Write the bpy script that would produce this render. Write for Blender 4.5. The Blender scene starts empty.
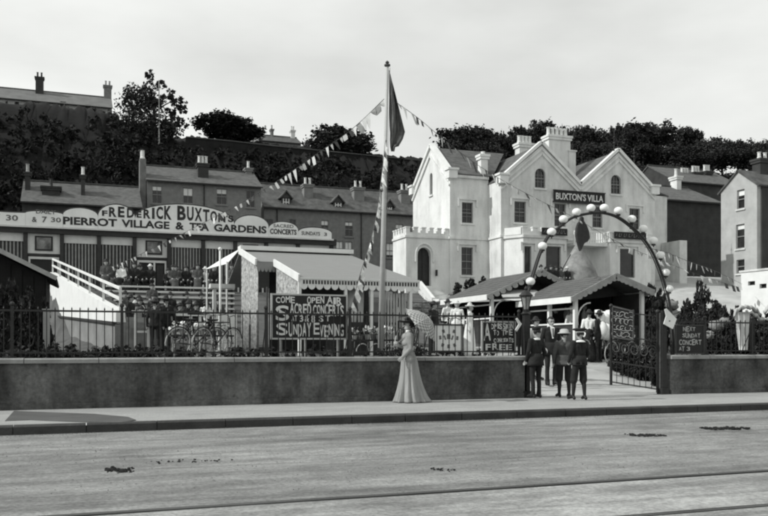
import bpy, bmesh, math, random
import numpy as np
from mathutils import Vector, Matrix
R = math.radians
rnd = random.Random(7)
SC = bpy.context.scene
COL = SC.collection

# ------------------------------------------------------------------ camera
YAW = 20.0
CH = 1.32
cs, sn = math.cos(R(YAW)), math.sin(R(YAW))
F = 850.0
cam_d = bpy.data.cameras.new('camera')
cam = bpy.data.objects.new('camera', cam_d); COL.objects.link(cam)
cam.location = (0, 0, CH); cam.rotation_euler = (R(90), 0, R(-YAW))
cam_d.sensor_width = 36; cam_d.lens = F/768*36; cam_d.shift_y = (345-258)/768
cam_d.clip_start = 0.1; cam_d.clip_end = 3000
SC.camera = cam
SC.cycles.filter_width = 2.0

# ------------------------------------------------------------------ sky and sun
SUN_EL, SUN_AZ = 38.0, 176.0      # direction to the sun, degrees from +X towards +Y
sd = Vector((math.cos(R(SUN_EL))*math.cos(R(SUN_AZ)), math.cos(R(SUN_EL))*math.sin(R(SUN_AZ)), math.sin(R(SUN_EL))))
sl = bpy.data.lights.new('sun', 'SUN'); sl.energy = 3.3; sl.angle = R(0.6); sl.color = (1.0, 1.0, 0.985)
so = bpy.data.objects.new('sun', sl); COL.objects.link(so)
so.rotation_euler = sd.to_track_quat('Z', 'Y').to_euler()
W = bpy.data.worlds.new('World'); SC.world = W; W.use_nodes = True
nt = W.node_tree; nt.nodes.clear()
def WN(t): return nt.nodes.new(t)
out = WN('ShaderNodeOutputWorld'); bg = WN('ShaderNodeBackground'); sky = WN('ShaderNodeTexSky')
sky.sky_type = 'NISHITA'; sky.sun_disc = False; sky.sun_elevation = R(SUN_EL); sky.sun_rotation = R(90-SUN_AZ)
sky.air_density = 1.0; sky.dust_density = 3.0
bw = WN('ShaderNodeRGBToBW'); nt.links.new(sky.outputs[0], bw.inputs[0])
tc = WN('ShaderNodeTexCoord'); mp = WN('ShaderNodeMapping'); mp.inputs['Scale'].default_value = (1.0, 1.0, 2.6); mp.inputs['Location'].default_value = (3.3, .2, 1.4)
nt.links.new(tc.outputs['Generated'], mp.inputs[0])
nz = WN('ShaderNodeTexNoise'); nz.inputs['Scale'].default_value = 1.7; nz.inputs['Detail'].default_value = 7; nz.inputs['Roughness'].default_value = .5
nt.links.new(mp.outputs[0], nz.inputs['Vector'])
rp = WN('ShaderNodeValToRGB'); rp.color_ramp.elements[0].position = .36; rp.color_ramp.elements[1].position = .60
rp.color_ramp.elements[0].color = (0, 0, 0, 1); rp.color_ramp.elements[1].color = (1, 1, 1, 1)
nt.links.new(nz.outputs[0], rp.inputs[0])
mm = WN('ShaderNodeMath'); mm.operation = 'MULTIPLY'; mm.inputs[1].default_value = 0.12   # the plate was blue-sensitive: a flat sky tone
nt.links.new(bw.outputs[0], mm.inputs[0])
ma = WN('ShaderNodeMath'); ma.operation = 'ADD'; ma.inputs[1].default_value = 5.5; nt.links.new(mm.outputs[0], ma.inputs[0])
cl = WN('ShaderNodeMath'); cl.operation = 'MULTIPLY_ADD'; cl.inputs[1].default_value = 2.35
nt.links.new(rp.outputs[0], cl.inputs[0]); nt.links.new(ma.outputs[0], cl.inputs[2])
tint = WN('ShaderNodeCombineColor')
for i, k in enumerate((.985, 1.0, .975)):
    m = WN('ShaderNodeMath'); m.operation = 'MULTIPLY'; m.inputs[1].default_value = k
    nt.links.new(cl.outputs[0], m.inputs[0]); nt.links.new(m.outputs[0], tint.inputs[i])
nt.links.new(tint.outputs[0], bg.inputs['Color']); bg.inputs['Strength'].default_value = 0.115
nt.links.new(bg.outputs[0], out.inputs[0])
SC.view_settings.view_transform = 'Standard'; SC.view_settings.look = 'None'
SC.view_settings.exposure = 0.0; SC.view_settings.gamma = 1.0

# ------------------------------------------------------------------ photograph pixel -> point of the place
def tt(px): return (px-384)/F
def atY(px, py, y):
    t = tt(px); d = y/(cs-t*sn); return Vector((d*(t*cs+sn), y, CH+(345-py)*d/F))
def atX(px, py, x):
    t = tt(px); d = x/(t*cs+sn); return Vector((x, d*(cs-t*sn), CH+(345-py)*d/F))
def atZ(px, py, z):
    t = tt(px); d = (z-CH)*F/(345-py); return Vector((d*(t*cs+sn), d*(cs-t*sn), z))

# ------------------------------------------------------------------ materials (black and white plate: all greys)
MATS = {}
TINT = (0.985, 1.0, 0.98)
def grey(v): return (v*TINT[0], v*TINT[1], v*TINT[2], 1)
def mat(name, v, var=.12, scale=3.0, rough=.85, bump=.15, bscale=None, stretch=(1,1,1), spec=.3, metal=0, v2=None, rand=0):
    if name in MATS: return MATS[name]
    m = bpy.data.materials.new(name); m.use_nodes = True; n = m.node_tree.nodes; l = m.node_tree.links
    b = n['Principled BSDF']; b.inputs['Roughness'].default_value = rough
    b.inputs['Specular IOR Level'].default_value = spec; b.inputs['Metallic'].default_value = metal
    tc = n.new('ShaderNodeTexCoord'); mp = n.new('ShaderNodeMapping'); mp.inputs['Scale'].default_value = stretch
    l.new(tc.outputs['Object'], mp.inputs[0])
    nz = n.new('ShaderNodeTexNoise'); nz.inputs['Scale'].default_value = scale; nz.inputs['Detail'].default_value = 8; nz.inputs['Roughness'].default_value = .62
    l.new(mp.outputs[0], nz.inputs['Vector'])
    r = n.new('ShaderNodeValToRGB'); e = r.color_ramp.elements
    lo, hi = (v*(1-var), v*(1+var)) if v2 is None else (v, v2)
    e[0].position = .3; e[1].position = .7; e[0].color = grey(lo); e[1].color = grey(min(hi, .95))
    l.new(nz.outputs[0], r.inputs[0]); last = r.outputs[0]
    if rand:
        oi = n.new('ShaderNodeObjectInfo'); hs = n.new('ShaderNodeHueSaturation')
        mr = n.new('ShaderNodeMapRange'); mr.inputs[3].default_value = 1-rand; mr.inputs[4].default_value = 1+rand
        l.new(oi.outputs['Random'], mr.inputs[0]); l.new(mr.outputs[0], hs.inputs['Value']); l.new(last, hs.inputs['Color']); last = hs.outputs[0]
    l.new(last, b.inputs['Base Color'])
    if bump:
        n2 = n.new('ShaderNodeTexNoise'); n2.inputs['Scale'].default_value = bscale or scale*6; n2.inputs['Detail'].default_value = 6
        l.new(mp.outputs[0], n2.inputs['Vector'])
        bp = n.new('ShaderNodeBump'); bp.inputs['Strength'].default_value = bump; bp.inputs['Distance'].default_value = .03
        l.new(n2.outputs[0], bp.inputs['Height']); l.new(bp.outputs[0], b.inputs['Normal'])
    MATS[name] = m; return m
def stripes(name, a, b_, per, axis=0, duty=.5, rough=.85):
    m = mat(name, a, .1, 4, rough); n = m.node_tree.nodes; l = m.node_tree.links
    b = n['Principled BSDF']; src = b.inputs['Base Color'].links[0].from_socket
    tc = n.new('ShaderNodeTexCoord'); s = n.new('ShaderNodeSeparateXYZ'); l.new(tc.outputs['Object'], s.inputs[0])
    d = n.new('ShaderNodeMath'); d.operation = 'DIVIDE'; d.inputs[1].default_value = per; l.new(s.outputs[axis], d.inputs[0])
    f = n.new('ShaderNodeMath'); f.operation = 'FRACT'; l.new(d.outputs[0], f.inputs[0])
    g = n.new('ShaderNodeMath'); g.operation = 'GREATER_THAN'; g.inputs[1].default_value = duty; l.new(f.outputs[0], g.inputs[0])
    mx = n.new('ShaderNodeMix'); mx.data_type = 'RGBA'; l.new(g.outputs[0], mx.inputs[0]); l.new(src, mx.inputs[6]); mx.inputs[7].default_value = grey(b_)
    l.new(mx.outputs[2], b.inputs['Base Color']); return m
def weathered(name, layers, rough=.93, bump=.5, bsc=12, bst=(1,1,1)):
    """product of several noise ramps: (scale, stretch, p0, p1, v0, v1, detail)"""
    m = bpy.data.materials.new(name); m.use_nodes = True; n = m.node_tree.nodes; l = m.node_tree.links
    b = n['Principled BSDF']; b.inputs['Roughness'].default_value = rough; b.inputs['Specular IOR Level'].default_value = .2
    tc = n.new('ShaderNodeTexCoord'); last = None
    def noise(sc, st, det):
        mp = n.new('ShaderNodeMapping'); mp.inputs['Scale'].default_value = st; l.new(tc.outputs['Object'], mp.inputs[0])
        z = n.new('ShaderNodeTexNoise'); z.inputs['Scale'].default_value = sc; z.inputs['Detail'].default_value = det; z.inputs['Roughness'].default_value = .66
        l.new(mp.outputs[0], z.inputs['Vector']); return z.outputs[0]
    for sc, st, p0, p1, c0, c1, det in layers:
        r = n.new('ShaderNodeValToRGB'); e = r.color_ramp.elements; e[0].position = p0; e[1].position = p1; f = TINT if last is None else (1, 1, 1)
        e[0].color = (c0*f[0], c0*f[1], c0*f[2], 1); e[1].color = (c1*f[0], c1*f[1], c1*f[2], 1); l.new(noise(sc, st, det), r.inputs[0])
        if last is None: last = r.outputs[0]
        else:
            x = n.new('ShaderNodeMix'); x.data_type = 'RGBA'; x.blend_type = 'MULTIPLY'; x.inputs[0].default_value = 1; x.clamp_result = False
            l.new(last, x.inputs[6]); l.new(r.outputs[0], x.inputs[7]); last = x.outputs[2]
    l.new(last, b.inputs['Base Color'])
    bp = n.new('ShaderNodeBump'); bp.inputs['Strength'].default_value = bump; bp.inputs['Distance'].default_value = .03
    l.new(noise(bsc, bst, 9), bp.inputs['Height']); l.new(bp.outputs[0], b.inputs['Normal']); MATS[name] = m; return m
M_white = mat('white_paint', .72, .08, 2, .6)
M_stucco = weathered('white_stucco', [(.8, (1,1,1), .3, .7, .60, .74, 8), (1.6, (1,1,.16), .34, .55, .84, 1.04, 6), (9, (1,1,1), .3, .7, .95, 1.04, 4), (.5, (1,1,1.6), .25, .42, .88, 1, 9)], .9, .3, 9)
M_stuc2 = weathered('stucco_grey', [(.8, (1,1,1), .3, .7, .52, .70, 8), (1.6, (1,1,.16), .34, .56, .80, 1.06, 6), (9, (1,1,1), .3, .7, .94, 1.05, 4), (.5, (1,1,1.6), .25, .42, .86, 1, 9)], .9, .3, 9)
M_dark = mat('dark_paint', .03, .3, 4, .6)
M_iron = mat('black_iron', .022, .3, 9, .5)
M_ironw = mat('weathered_iron', .06, .3, 9, .6)
M_slate = mat('roof_slate', .095, .42, 2.2, .8, .4, 5, (1, 1, 3))
M_slate2 = mat('roof_slate_worn', .085, .45, 1.6, .85, .4, 6)
M_roofL = mat('kiosk_shingle', .10, .25, 2.5, .9, .5, 14)
M_brick = mat('grey_brick', .16, .25, 2.5, .9, .4, 12)
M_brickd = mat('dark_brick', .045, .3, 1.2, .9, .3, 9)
M_glass = mat('window_glass', .02, .6, 1.1, .12, 0, spec=.5)
M_wood = mat('dark_timber', .035, .4, 3, .85)
M_woodm = mat('bare_timber', .22, .3, 3, .85)
M_canvas = mat('canvas', .42, .12, 1.6, .95, .25, 6)
M_canvasw = mat('white_canvas', .72, .08, 1.6, .95, .25, 6)
M_leaf = mat('foliage_dark', .022, .5, .6, .9, 0, rand=.25)
M_leaf2 = mat('foliage_mid', .032, .5, .6, .9, 0, rand=.25)
M_leafd = mat('scrub_black', .010, .5, .6, .95, 0)
M_bark = mat('bark', .06, .3, 5, .95, .5)
M_earth = mat('undergrowth', .009, .5, .8, 1, .6, 5)
M_black = mat('sign_black', .015, .2, 5, .6, 0)
M_letter = mat('sign_white', .62, .12, 8, .6, 0)
M_sign = mat('sign_cream', .78, .1, 1.1, .7, .05)
M_kerb = mat('kerb_stone', .045, .3, 3, .85, .4)
M_cope = mat('coping_stone', .24, .3, 2.2, .9, .5, 14)
M_rwall = weathered('rendered_wall', [(1.1, (1,1,1), .32, .68, .040, .155, 9), (2.6, (1,1,.22), .36, .56, .62, 1.12, 7), (16, (1,1,1), .3, .7, .70, 1.22, 5), (4.5, (1,1,1.6), .30, .40, .55, 1, 11), (1.8, (.5,1,3), .62, .70, 1, 1.35, 8)], .95, .9, 14)
M_flagl = mat('pennant_light', .66, .1, 3, .9, 0)
M_flagd = mat('pennant_dark', .07, .2, 3, .9, 0)
M_skin = mat('skin', .34, .08, 6, .6, 0)
M_suit = mat('suit_cloth', .020, .5, 3, .95, .9, 7, (1, 1, .8))
M_suitg = mat('grey_cloth', .075, .35, 4, .95, .9, 7)
M_dress = mat('pale_dress', .27, .20, 1.4, .9, 1.0, 2.2, (5, 5, .7))
M_shirt = mat('white_linen', .75, .06, 8, .9, .05)
M_hair = mat('dark_hair', .02, .3, 20, .7)
M_straw = mat('straw', .60, .1, 20, .8, .2)
M_shoe = mat('shoe_leather', .012, .2, 8, .5)
M_parasol = stripes('parasol_cloth', .55, .3, .06, 2, .72)
M_sash = mat('sash_paint', .22, .15, 5, .7)
M_stripe = stripes('striped_boards', .05, .30, .21, 0, .62)
M_globe = mat('opal_globe', .8, .03, 4, .25, 0)
M_stone = mat('rubble_stone', .10, .2, 5, .95, .8, 16, v2=.36)
M_pale = mat('pale_path', .38, .22, .7, .95, .4)

# ------------------------------------------------------------------ mesh builder
class MB:
    def __init__(s): s.v = []; s.f = []; s.m = []; s.cur = 0
    def add(s, vs, fs):
        o = len(s.v); s.v += [tuple(v) for v in vs]; s.f += [tuple(i+o for i in f) for f in fs]; s.m += [s.cur]*len(fs); return s
    def box(s, x0, x1, y0, y1, z0, z1):
        if x0 > x1: x0, x1 = x1, x0
        if y0 > y1: y0, y1 = y1, y0
        if z0 > z1: z0, z1 = z1, z0
        return s.add([(x0,y0,z0),(x1,y0,z0),(x1,y1,z0),(x0,y1,z0),(x0,y0,z1),(x1,y0,z1),(x1,y1,z1),(x0,y1,z1)],
              [(3,2,1,0),(4,5,6,7),(0,1,5,4),(1,2,6,5),(2,3,7,6),(3,0,4,7)])
    def bar(s, p, q, w, h, up=(0,0,1)):
        p = Vector(p); q = Vector(q); d = (q-p).normalized(); u = Vector(up)
        if abs(d.dot(u)) > .98: u = Vector((1,0,0))
        a = d.cross(u).normalized()*w/2; b = a.cross(d).normalized()*h/2
        vs = [p-a-b, p+a-b, p+a+b, p-a+b, q-a-b, q+a-b, q+a+b, q-a+b]
        return s.add(vs, [(0,1,2,3),(7,6,5,4),(4,5,1,0),(5,6,2,1),(6,7,3,2),(7,4,0,3)])
    def tube(s, pts, r, n=8, closed=False, caps=True):
        pts = [Vector(p) for p in pts]; N = len(pts); rs = r if isinstance(r, (list, tuple)) else [r]*N
        vs = []; prev = None
        for i, p in enumerate(pts):
            if closed: d = pts[(i+1) % N]-pts[i-1]
            else: d = pts[min(i+1, N-1)]-pts[max(i-1, 0)]
            d = d.normalized() if d.length > 1e-9 else Vector((0,0,1))
            if prev is None:
                u = Vector((0,0,1)) if abs(d.z) < .9 else Vector((1,0,0)); a = d.cross(u).normalized()
            else:
                a = prev-d*prev.dot(d); a = a.normalized() if a.length > 1e-6 else d.orthogonal().normalized()
            prev = a; b = d.cross(a)
            for k in range(n):
                an = 2*math.pi*k/n; vs.append(p+(a*math.cos(an)+b*math.sin(an))*rs[i])
        fs = []
        for i in range(N if closed else N-1):
            j = (i+1) % N
            for k in range(n):
                k2 = (k+1) % n; fs.append((i*n+k, i*n+k2, j*n+k2, j*n+k))
        if not closed and caps: fs += [tuple(range(n))[::-1], tuple((N-1)*n+k for k in range(n))]
        return s.add(vs, fs)
    def lathe(s, prof, c=(0,0,0), n=16, sx=1, sy=1, off=None):
        vs = []; fs = []
        for i, (r, z) in enumerate(prof):
            o = off(i) if off else (0, 0)
            for k in range(n):
                a = 2*math.pi*k/n; vs.append((c[0]+o[0]+r*sx*math.cos(a), c[1]+o[1]+r*sy*math.sin(a), c[2]+z))
        for i in range(len(prof)-1):
            for k in range(n):
                k2 = (k+1) % n; fs.append((i*n+k, i*n+k2, (i+1)*n+k2, (i+1)*n+k))
        fs += [tuple(range(n))[::-1], tuple((len(prof)-1)*n+k for k in range(n))]
        return s.add(vs, fs)
    def sphere(s, c, r, n=12, m=8, sz=1):
        return s.lathe([(max(r*math.sin(math.pi*i/m), 1e-4), -r*sz*math.cos(math.pi*i/m)) for i in range(m+1)], c, n)
    def prism(s, o, axis, a, b):       # outline (u,z); extruded along axis from a to b
        n = len(o); ar = sum(o[i][0]*o[(i+1) % n][1]-o[(i+1) % n][0]*o[i][1] for i in range(n))
        if ar < 0: o = o[::-1]
        if a > b: a, b = b, a
        if axis == 'y': vs = [(u, a, z) for u, z in o]+[(u, b, z) for u, z in o]; flip = False
        elif axis == 'x': vs = [(a, u, z) for u, z in o]+[(b, u, z) for u, z in o]; flip = True
        else: vs = [(u, z, a) for u, z in o]+[(u, z, b) for u, z in o]; flip = True
        fs = [tuple(range(n)), tuple(range(2*n-1, n-1, -1))]+[(i, i+n, (i+1) % n+n, (i+1) % n) for i in range(n)]
        if flip: fs = [f[::-1] for f in fs]
        return s.add(vs, fs)
    def slab(s, a, b, c, d, t):        # quad a b c d (top face) with thickness t downward
        vs = [Vector(p) for p in (a, b, c, d)]; n = (vs[1]-vs[0]).cross(vs[3]-vs[0]).normalized()
        if n.z < 0: vs = vs[::-1]; n = -n
        lo = [v-n*t for v in vs]
        return s.add(vs+lo, [(0,1,2,3),(7,6,5,4),(4,5,1,0),(5,6,2,1),(6,7,3,2),(7,4,0,3)])
    def build(s, name, mats, parent=None, loc=None, smooth=False):
        org = Vector(loc) if loc is not None else (ORG.get(parent.name, Vector()) if parent else Vector())
        me = bpy.data.meshes.new(name); me.from_pydata([tuple(Vector(v)-org) for v in s.v], [], s.f)
        if not isinstance(mats, (list, tuple)): mats = [mats]
        for m in mats: me.materials.append(m)
        if len(mats) > 1: me.polygons.foreach_set('material_index', s.m)
        if smooth: me.polygons.foreach_set('use_smooth', [True]*len(me.polygons))
        me.update()
        o = bpy.data.objects.new(name, me); COL.objects.link(o)
        if parent: o.parent = parent; ORG[o.name] = org
        else: o.location = org; ORG[o.name] = org
        return o
ORG = {}
ORDN = 'first second third fourth fifth sixth seventh eighth ninth tenth eleventh twelfth thirteenth fourteenth fifteenth sixteenth seventeenth eighteenth nineteenth twentieth'.split()
def nth(k): return ORDN[k] if k < 20 else 'last'
def thing(name, loc, label, cat, group=None, rz=0):
    o = bpy.data.objects.new(name, None); COL.objects.link(o); o.location = loc; o.rotation_euler = (0, 0, rz); o.empty_display_size = .2
    ORG[o.name] = Vector(loc); tag(o, label, cat, group); return o
def local(name, loc, label, cat, group=None, rz=0):   # parts built in the thing's own coordinates
    o = thing(name, loc, label, cat, group, rz); ORG[o.name] = Vector(); return o
def tag(o, label, cat, group=None, kind=None):
    if label: o['label'] = label
    if cat: o['category'] = cat
    if group: o['group'] = group
    if kind: o['kind'] = kind
    return o
def struct(o): o['kind'] = 'structure'; return o
def stuff(o): o['kind'] = 'stuff'; return o
def copy_thing(src, loc, rz=None, label=None, scale=None):
    def rec(o, par):
        c = o.copy(); COL.objects.link(c)
        if par: c.parent = par
        for ch in kids.get(o.name, []): rec(ch, c)
        return c
    kids = {}
    def coll(o):
        kids[o.name] = list(o.children)
        for ch in o.children: coll(ch)
    coll(src); r = rec(src, None); r.location = loc
    if rz is not None: r.rotation_euler = (0, 0, rz)
    if scale: r.scale = scale if isinstance(scale, tuple) else (scale,)*3
    if label: r['label'] = label
    return r
def meshcopy(o, name, loc, parent=None, rot=(0,0,0), scale=1):
    c = bpy.data.objects.new(name, o.data); COL.objects.link(c); c.location = loc; c.rotation_euler = rot; c.scale = (scale,)*3 if not isinstance(scale, tuple) else scale
    if parent: c.parent = parent
    return c
def carve(o, cut):
    me = bpy.data.meshes.new('cut'); me.from_pydata([tuple(Vector(v)-ORG.get(o.name, Vector())) for v in cut.v], [], cut.f); me.update()
    c = bpy.data.objects.new('cut', me); COL.objects.link(c)
    if o.parent: c.parent = o.parent
    else: c.location = o.location
    md = o.modifiers.new('b', 'BOOLEAN'); md.operation = 'DIFFERENCE'; md.object = c; md.solver = 'EXACT'
    bpy.context.view_layer.update(); dg = bpy.context.evaluated_depsgraph_get()
    nm = bpy.data.meshes.new_from_object(o.evaluated_get(dg), depsgraph=dg)
    o.modifiers.clear(); old = o.data; o.data = nm; bpy.data.objects.remove(c); bpy.data.meshes.remove(me); bpy.data.meshes.remove(old)
def letters(name, txt, x0, x1, y, z0, z1, m, parent, bold=.03, depth=.012, shear=0):
    cu = bpy.data.curves.new(name, 'FONT'); cu.body = txt; cu.size = 1; cu.offset = min(bold, .035); cu.extrude = .01; cu.resolution_u = 3
    o = bpy.data.objects.new('tmp', cu); COL.objects.link(o); bpy.context.view_layer.update(); dg = bpy.context.evaluated_depsgraph_get()
    me = bpy.data.meshes.new_from_object(o.evaluated_get(dg), depsgraph=dg); bpy.data.objects.remove(o)
    n = len(me.vertices); co = np.empty(n*3); me.vertices.foreach_get('co', co); co = co.reshape(-1, 3)
    mn, mx = co.min(0), co.max(0); org = ORG.get(parent.name, Vector())
    u = (co[:, 0]-mn[0])/(mx[0]-mn[0]); w = (co[:, 1]-mn[1])/(mx[1]-mn[1]); k = (co[:, 2]-mn[2])/(mx[2]-mn[2])
    q = np.stack([x0+u*(x1-x0)-org.x, y-k*depth-org.y, z0+w*(z1-z0)+shear*u-org.z], 1)
    me.vertices.foreach_set('co', q.reshape(-1)); me.materials.clear(); me.materials.append(m); me.update()
    ob = bpy.data.objects.new(name, me); COL.objects.link(ob); ob.parent = parent; return ob

# ------------------------------------------------------------------ the lie of the land
def lerp(v, pts):
    if v <= pts[0][0]: return pts[0][1]
    for (a, za), (b, zb) in zip(pts, pts[1:]):
        if v <= b: return za+(zb-za)*(v-a)/(b-a)
    return pts[-1][1]
def sm(a, b, v): k = min(max((v-a)/(b-a), 0), 1); return k*k*(3-2*k)
PA = [(17,1.0),(24,1.05),(31,1.45),(35,1.7),(42,3.9),(46,4.15),(60,4.9),(76,7.5),(92,9.5),(100,17),(106,23),(113,28),(120,29),(160,31),(600,20)]
PB = [(17,1.0),(24,1.05),(31,1.5),(42,2.4),(45.8,2.6),(46.6,3.75),(50,4.2),(53,4.8),(62,5.2),(76,8),(92,10),(100,17),(106,23),(113,28),(120,30),(160,32),(600,20)]
PC = [(17,1.0),(24,1.1),(30,1.6),(36,2.6),(50,5.6),(62,7.6),(76,8.5),(92,10),(100,17),(106,23),(113,28),(120,29.5),(160,30),(600,20)]
def gz(x, y):
    if y < 16.95: return 0.13 if y > 13.6 else 0
    a, b, c = lerp(y, PA), lerp(y, PB), lerp(y, PC)
    z = a+(b-a)*sm(8, 13, x); z = z+(c-z)*sm(33, 42, x)
    if y > 95: z += 3.2*(1-sm(2, 12, x))*sm(100, 116, y)
    if y < 44.5:
        xl = 1.07-(y-25.2)*.122; k = 1-sm(xl-.5, xl-.05, x)
        if k > 0: z = z*(1-k)+k*min(z, 1.05+max(0, y-20)*.02)
    e = sm(9.3, 9.8, x)*(1-sm(15.9, 17, x))
    if e > 0 and y < 27: z = z*(1-e)+e*min(z, .13+.9*sm(17.5, 26, y))
    return z
# ================================================================== THE SETTING
def ground_mesh():
    xs = sorted(set([-300+15*i for i in range(19)]+[-20+2*i for i in range(7)]+[round(-6+.4*i, 3) for i in range(140)]+[50+2.5*i for i in range(25)]+[112+15*i for i in range(20)]))
    ys = [17.2+.4*i for i in range(40)]+[33.2+.9*i for i in range(34)]+[64+2*i for i in range(35)]+[134+8*i for i in range(6)]+[190+40*i for i in range(11)]
    vs = []; fs = []; mi = []
    for y in ys:
        for x in xs:
            vs.append((x, y, gz(x, y)+(rnd.uniform(-.5, .5) if y > 92 else rnd.uniform(-.02, .02) if y > 19 else 0)))
    n = len(xs)
    for j in range(len(ys)-1):
        for i in range(n-1):
            fs.append((j*n+i, j*n+i+1, (j+1)*n+i+1, (j+1)*n+i)); y = ys[j]; x = xs[i]
            mi.append(1 if y > 63 else 2 if (x > 37 and y > 33) or (9.6 < x < 16.4 and y < 27) else 0)
    mb = MB(); mb.v = vs; mb.f = fs; mb.m = mi
    return struct(mb.build('ground', [mat('trodden_gravel', .085, .35, .9, .95, .4), M_earth, M_pale], loc=(0,0,0), smooth=True))
ground_mesh()
# road with tram rails
def road_mat(name, k):
    return weathered(name, [(.55, (.6, 1, 1), .3, .7, .13*k, .25*k, 9), (1.0, (.30, 1.5, 1), .36, .60, .74, 1.06, 8), (3.2, (.7, 1.3, 1), .3, .66, .72, 1.16, 9), (24, (1, 1, 1), .3, .72, .66, 1.28, 4),
        (.7, (.05, 3.2, 1), .42, .47, .80, 1, 2), (1.7, (.6, 2, 1), .27, .345, .42, 1, 11)], .95, .9, 7, (.8, 1.2, 1))
mb = MB(); xs = [-300, -60, -20]+[-12+.6*i for i in range(70)]+[45, 100, 400]; ys = [-300, -40, -5]+[1+.3*i for i in range(42)]+[13.58]
for y in ys:
    for x in xs: mb.v.append((x, y, .012*math.sin(x*.7+y*1.9)*math.sin(y*1.1) if 1 < y < 13.3 and -12 < x < 30 else 0))
n = len(xs); mb.f = [(j*n+i, j*n+i+1, (j+1)*n+i+1, (j+1)*n+i) for j in range(len(ys)-1) for i in range(n-1)]; mb.m = [0]*len(mb.f)
struct(mb.build('road', road_mat('road_macadam', 1.34), loc=(0,0,0), smooth=True))
mb = MB(); mb.v = [(x, y, .0135) for y in (-30, 5.0, 6.86) for x in (-60, 80)]; mb.f = [(0,1,3,2), (2,3,5,4)]; mb.m = [0, 0]
mb.f = [(0,1,3,2), (2,3,5,4)]; struct(mb.build('track_bed', road_mat('track_bed_surface', 1.75), loc=(0,0,0)))
M_rail = mat('rail_steel', .07, .5, 2, .5, .3, None, (.3, 1, 1))
tr = thing('tram_track', (5, 6, 0), 'pair of worn tram rails sunk in the dusty road surface', 'tram track')
for y in (6.95, 5.45):
    for j in range(7):
        mb = MB(); x0 = -8+6*j; mb.box(x0+.004, x0+5.996, y-.05, y-.012, -.02, .022); mb.box(x0+.004, x0+5.996, y+.012, y+.03, -.02, .02); mb.build('rail', M_rail, tr)
# dung and scraps on the road
M_dung = mat('dung', .02, .4, 20, 1, .6)
def droppings(px0, px1, py, n, label, r=.022):
    mb = MB(); a = atZ(px0, py, 0); b = atZ(px1, py, 0)
    for i in range(int(n*1.8)):
        k = rnd.random(); p = a.lerp(b, k)+Vector((0, rnd.gauss(0, .09), 0)); rr = r*rnd.uniform(.5, 1.5)
        if abs(p.y-a.y) < .25:
            o = len(mb.v); rr *= .8; mb.sphere((p.x, p.y, rr*.3+.004), rr, 6, 4, .5)
            for q in range(o, len(mb.v)): mb.v[q] = tuple(c+rnd.uniform(-.3, .3)*rr*(1 if e < 2 else .3) for e, c in enumerate(mb.v[q]))
    tag(mb.build('horse_dung', M_dung, loc=a), label, 'dung', 'horse droppings on the road', 'stuff')
droppings(630, 664, 436, 60, 'dark scatter of horse dung on the road below the gate')
droppings(704, 752, 429, 90, 'dark scatter of horse dung on the road near the right wall', .026)
droppings(106, 134, 471, 45, 'small dark clump of dung on the left of the road')
droppings(150, 320, 462, 40, 'thin trail of dark scraps across the middle of the road', .015)
droppings(430, 455, 470, 12, 'few dark scraps on the road before the tram rails', .014)
mb = MB(); p = atZ(657, 413, 0); mb.box(p.x-.1, p.x+.1, p.y-.05, p.y+.05, .004, .05); tag(mb.build('paper_scrap', M_white, loc=p), 'white scrap of paper in the gutter against the kerb', 'litter')
# loose grit and pebbles on the road
mb = MB(); rg = random.Random(8)
for _ in range(5000):
    y = 5.6+8*rg.random()**1.3; x = rg.uniform(-3.5, 13); s_ = rg.uniform(.003, .009); 
    if rg.random() < .3: y = 13.5-abs(rg.gauss(0, .12))
    a = rg.uniform(0, 6.28); q = [(x+s_*math.cos(a+k*2.1)*rg.uniform(.7, 1.3), y+s_*math.sin(a+k*2.1)*rg.uniform(.7, 1.3), .002) for k in range(3)]
    mb.add(q+[(x, y, s_*rg.uniform(.5, .9)+.008)], [(0,1,3), (1,2,3), (2,0,3)])
tag(mb.build('road_grit', mat('grit', .15, .6, 3, .95, 0), loc=(0,0,0)), 'loose grit and pebbles strewn on the road surface', 'grit', None, 'stuff')
# pavement
mb = MB(); xs = [-300, -40]+[-8+1.0*i for i in range(50)]+[60, 400]; ys = [13.72, 14.4, 15.2, 16, 16.6, 17.25]
for y in ys:
    for x in xs: mb.v.append((x, y, .13+.006*math.sin(x*1.3)*math.sin(y*3)))
n = len(xs); mb.f = [(j*n+i, j*n+i+1, (j+1)*n+i+1, (j+1)*n+i) for j in range(len(ys)-1) for i in range(n-1)]; mb.m = [0]*len(mb.f)
pave = struct(mb.build('pavement', weathered('pavement_surface', [(.6, (.6, 1.2, 1), .3, .7, .27, .36, 8), (2.6, (.8, 1.2, 1), .3, .6, .86, 1.05, 9), (22, (1, 1, 1), .3, .7, .82, 1.15, 4), (1.4, (.5, 2, 1), .27, .35, .68, 1, 10)], .93, .5, 16), loc=(0,0,0), smooth=True))
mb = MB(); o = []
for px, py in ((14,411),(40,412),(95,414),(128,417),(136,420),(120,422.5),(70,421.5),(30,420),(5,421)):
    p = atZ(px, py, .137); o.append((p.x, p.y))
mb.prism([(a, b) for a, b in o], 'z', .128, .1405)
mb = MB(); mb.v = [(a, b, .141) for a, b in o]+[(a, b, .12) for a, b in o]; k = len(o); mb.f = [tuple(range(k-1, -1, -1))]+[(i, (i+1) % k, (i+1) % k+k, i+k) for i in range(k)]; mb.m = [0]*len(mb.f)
struct(mb.build('painted_shadow', mat('shadow_tone', .08, .2, 2, .9, .3), loc=(0,0,0)))  # shadow cast from further left, painted as a flat dark sheet on the pavement
kb = MB(); kb.box(-300, 400, 13.575, 13.70, -.1, .1); kerb = struct(kb.build('kerb', M_kerb, loc=(0,0,0)))
x = -6.0; i = 0
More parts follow.
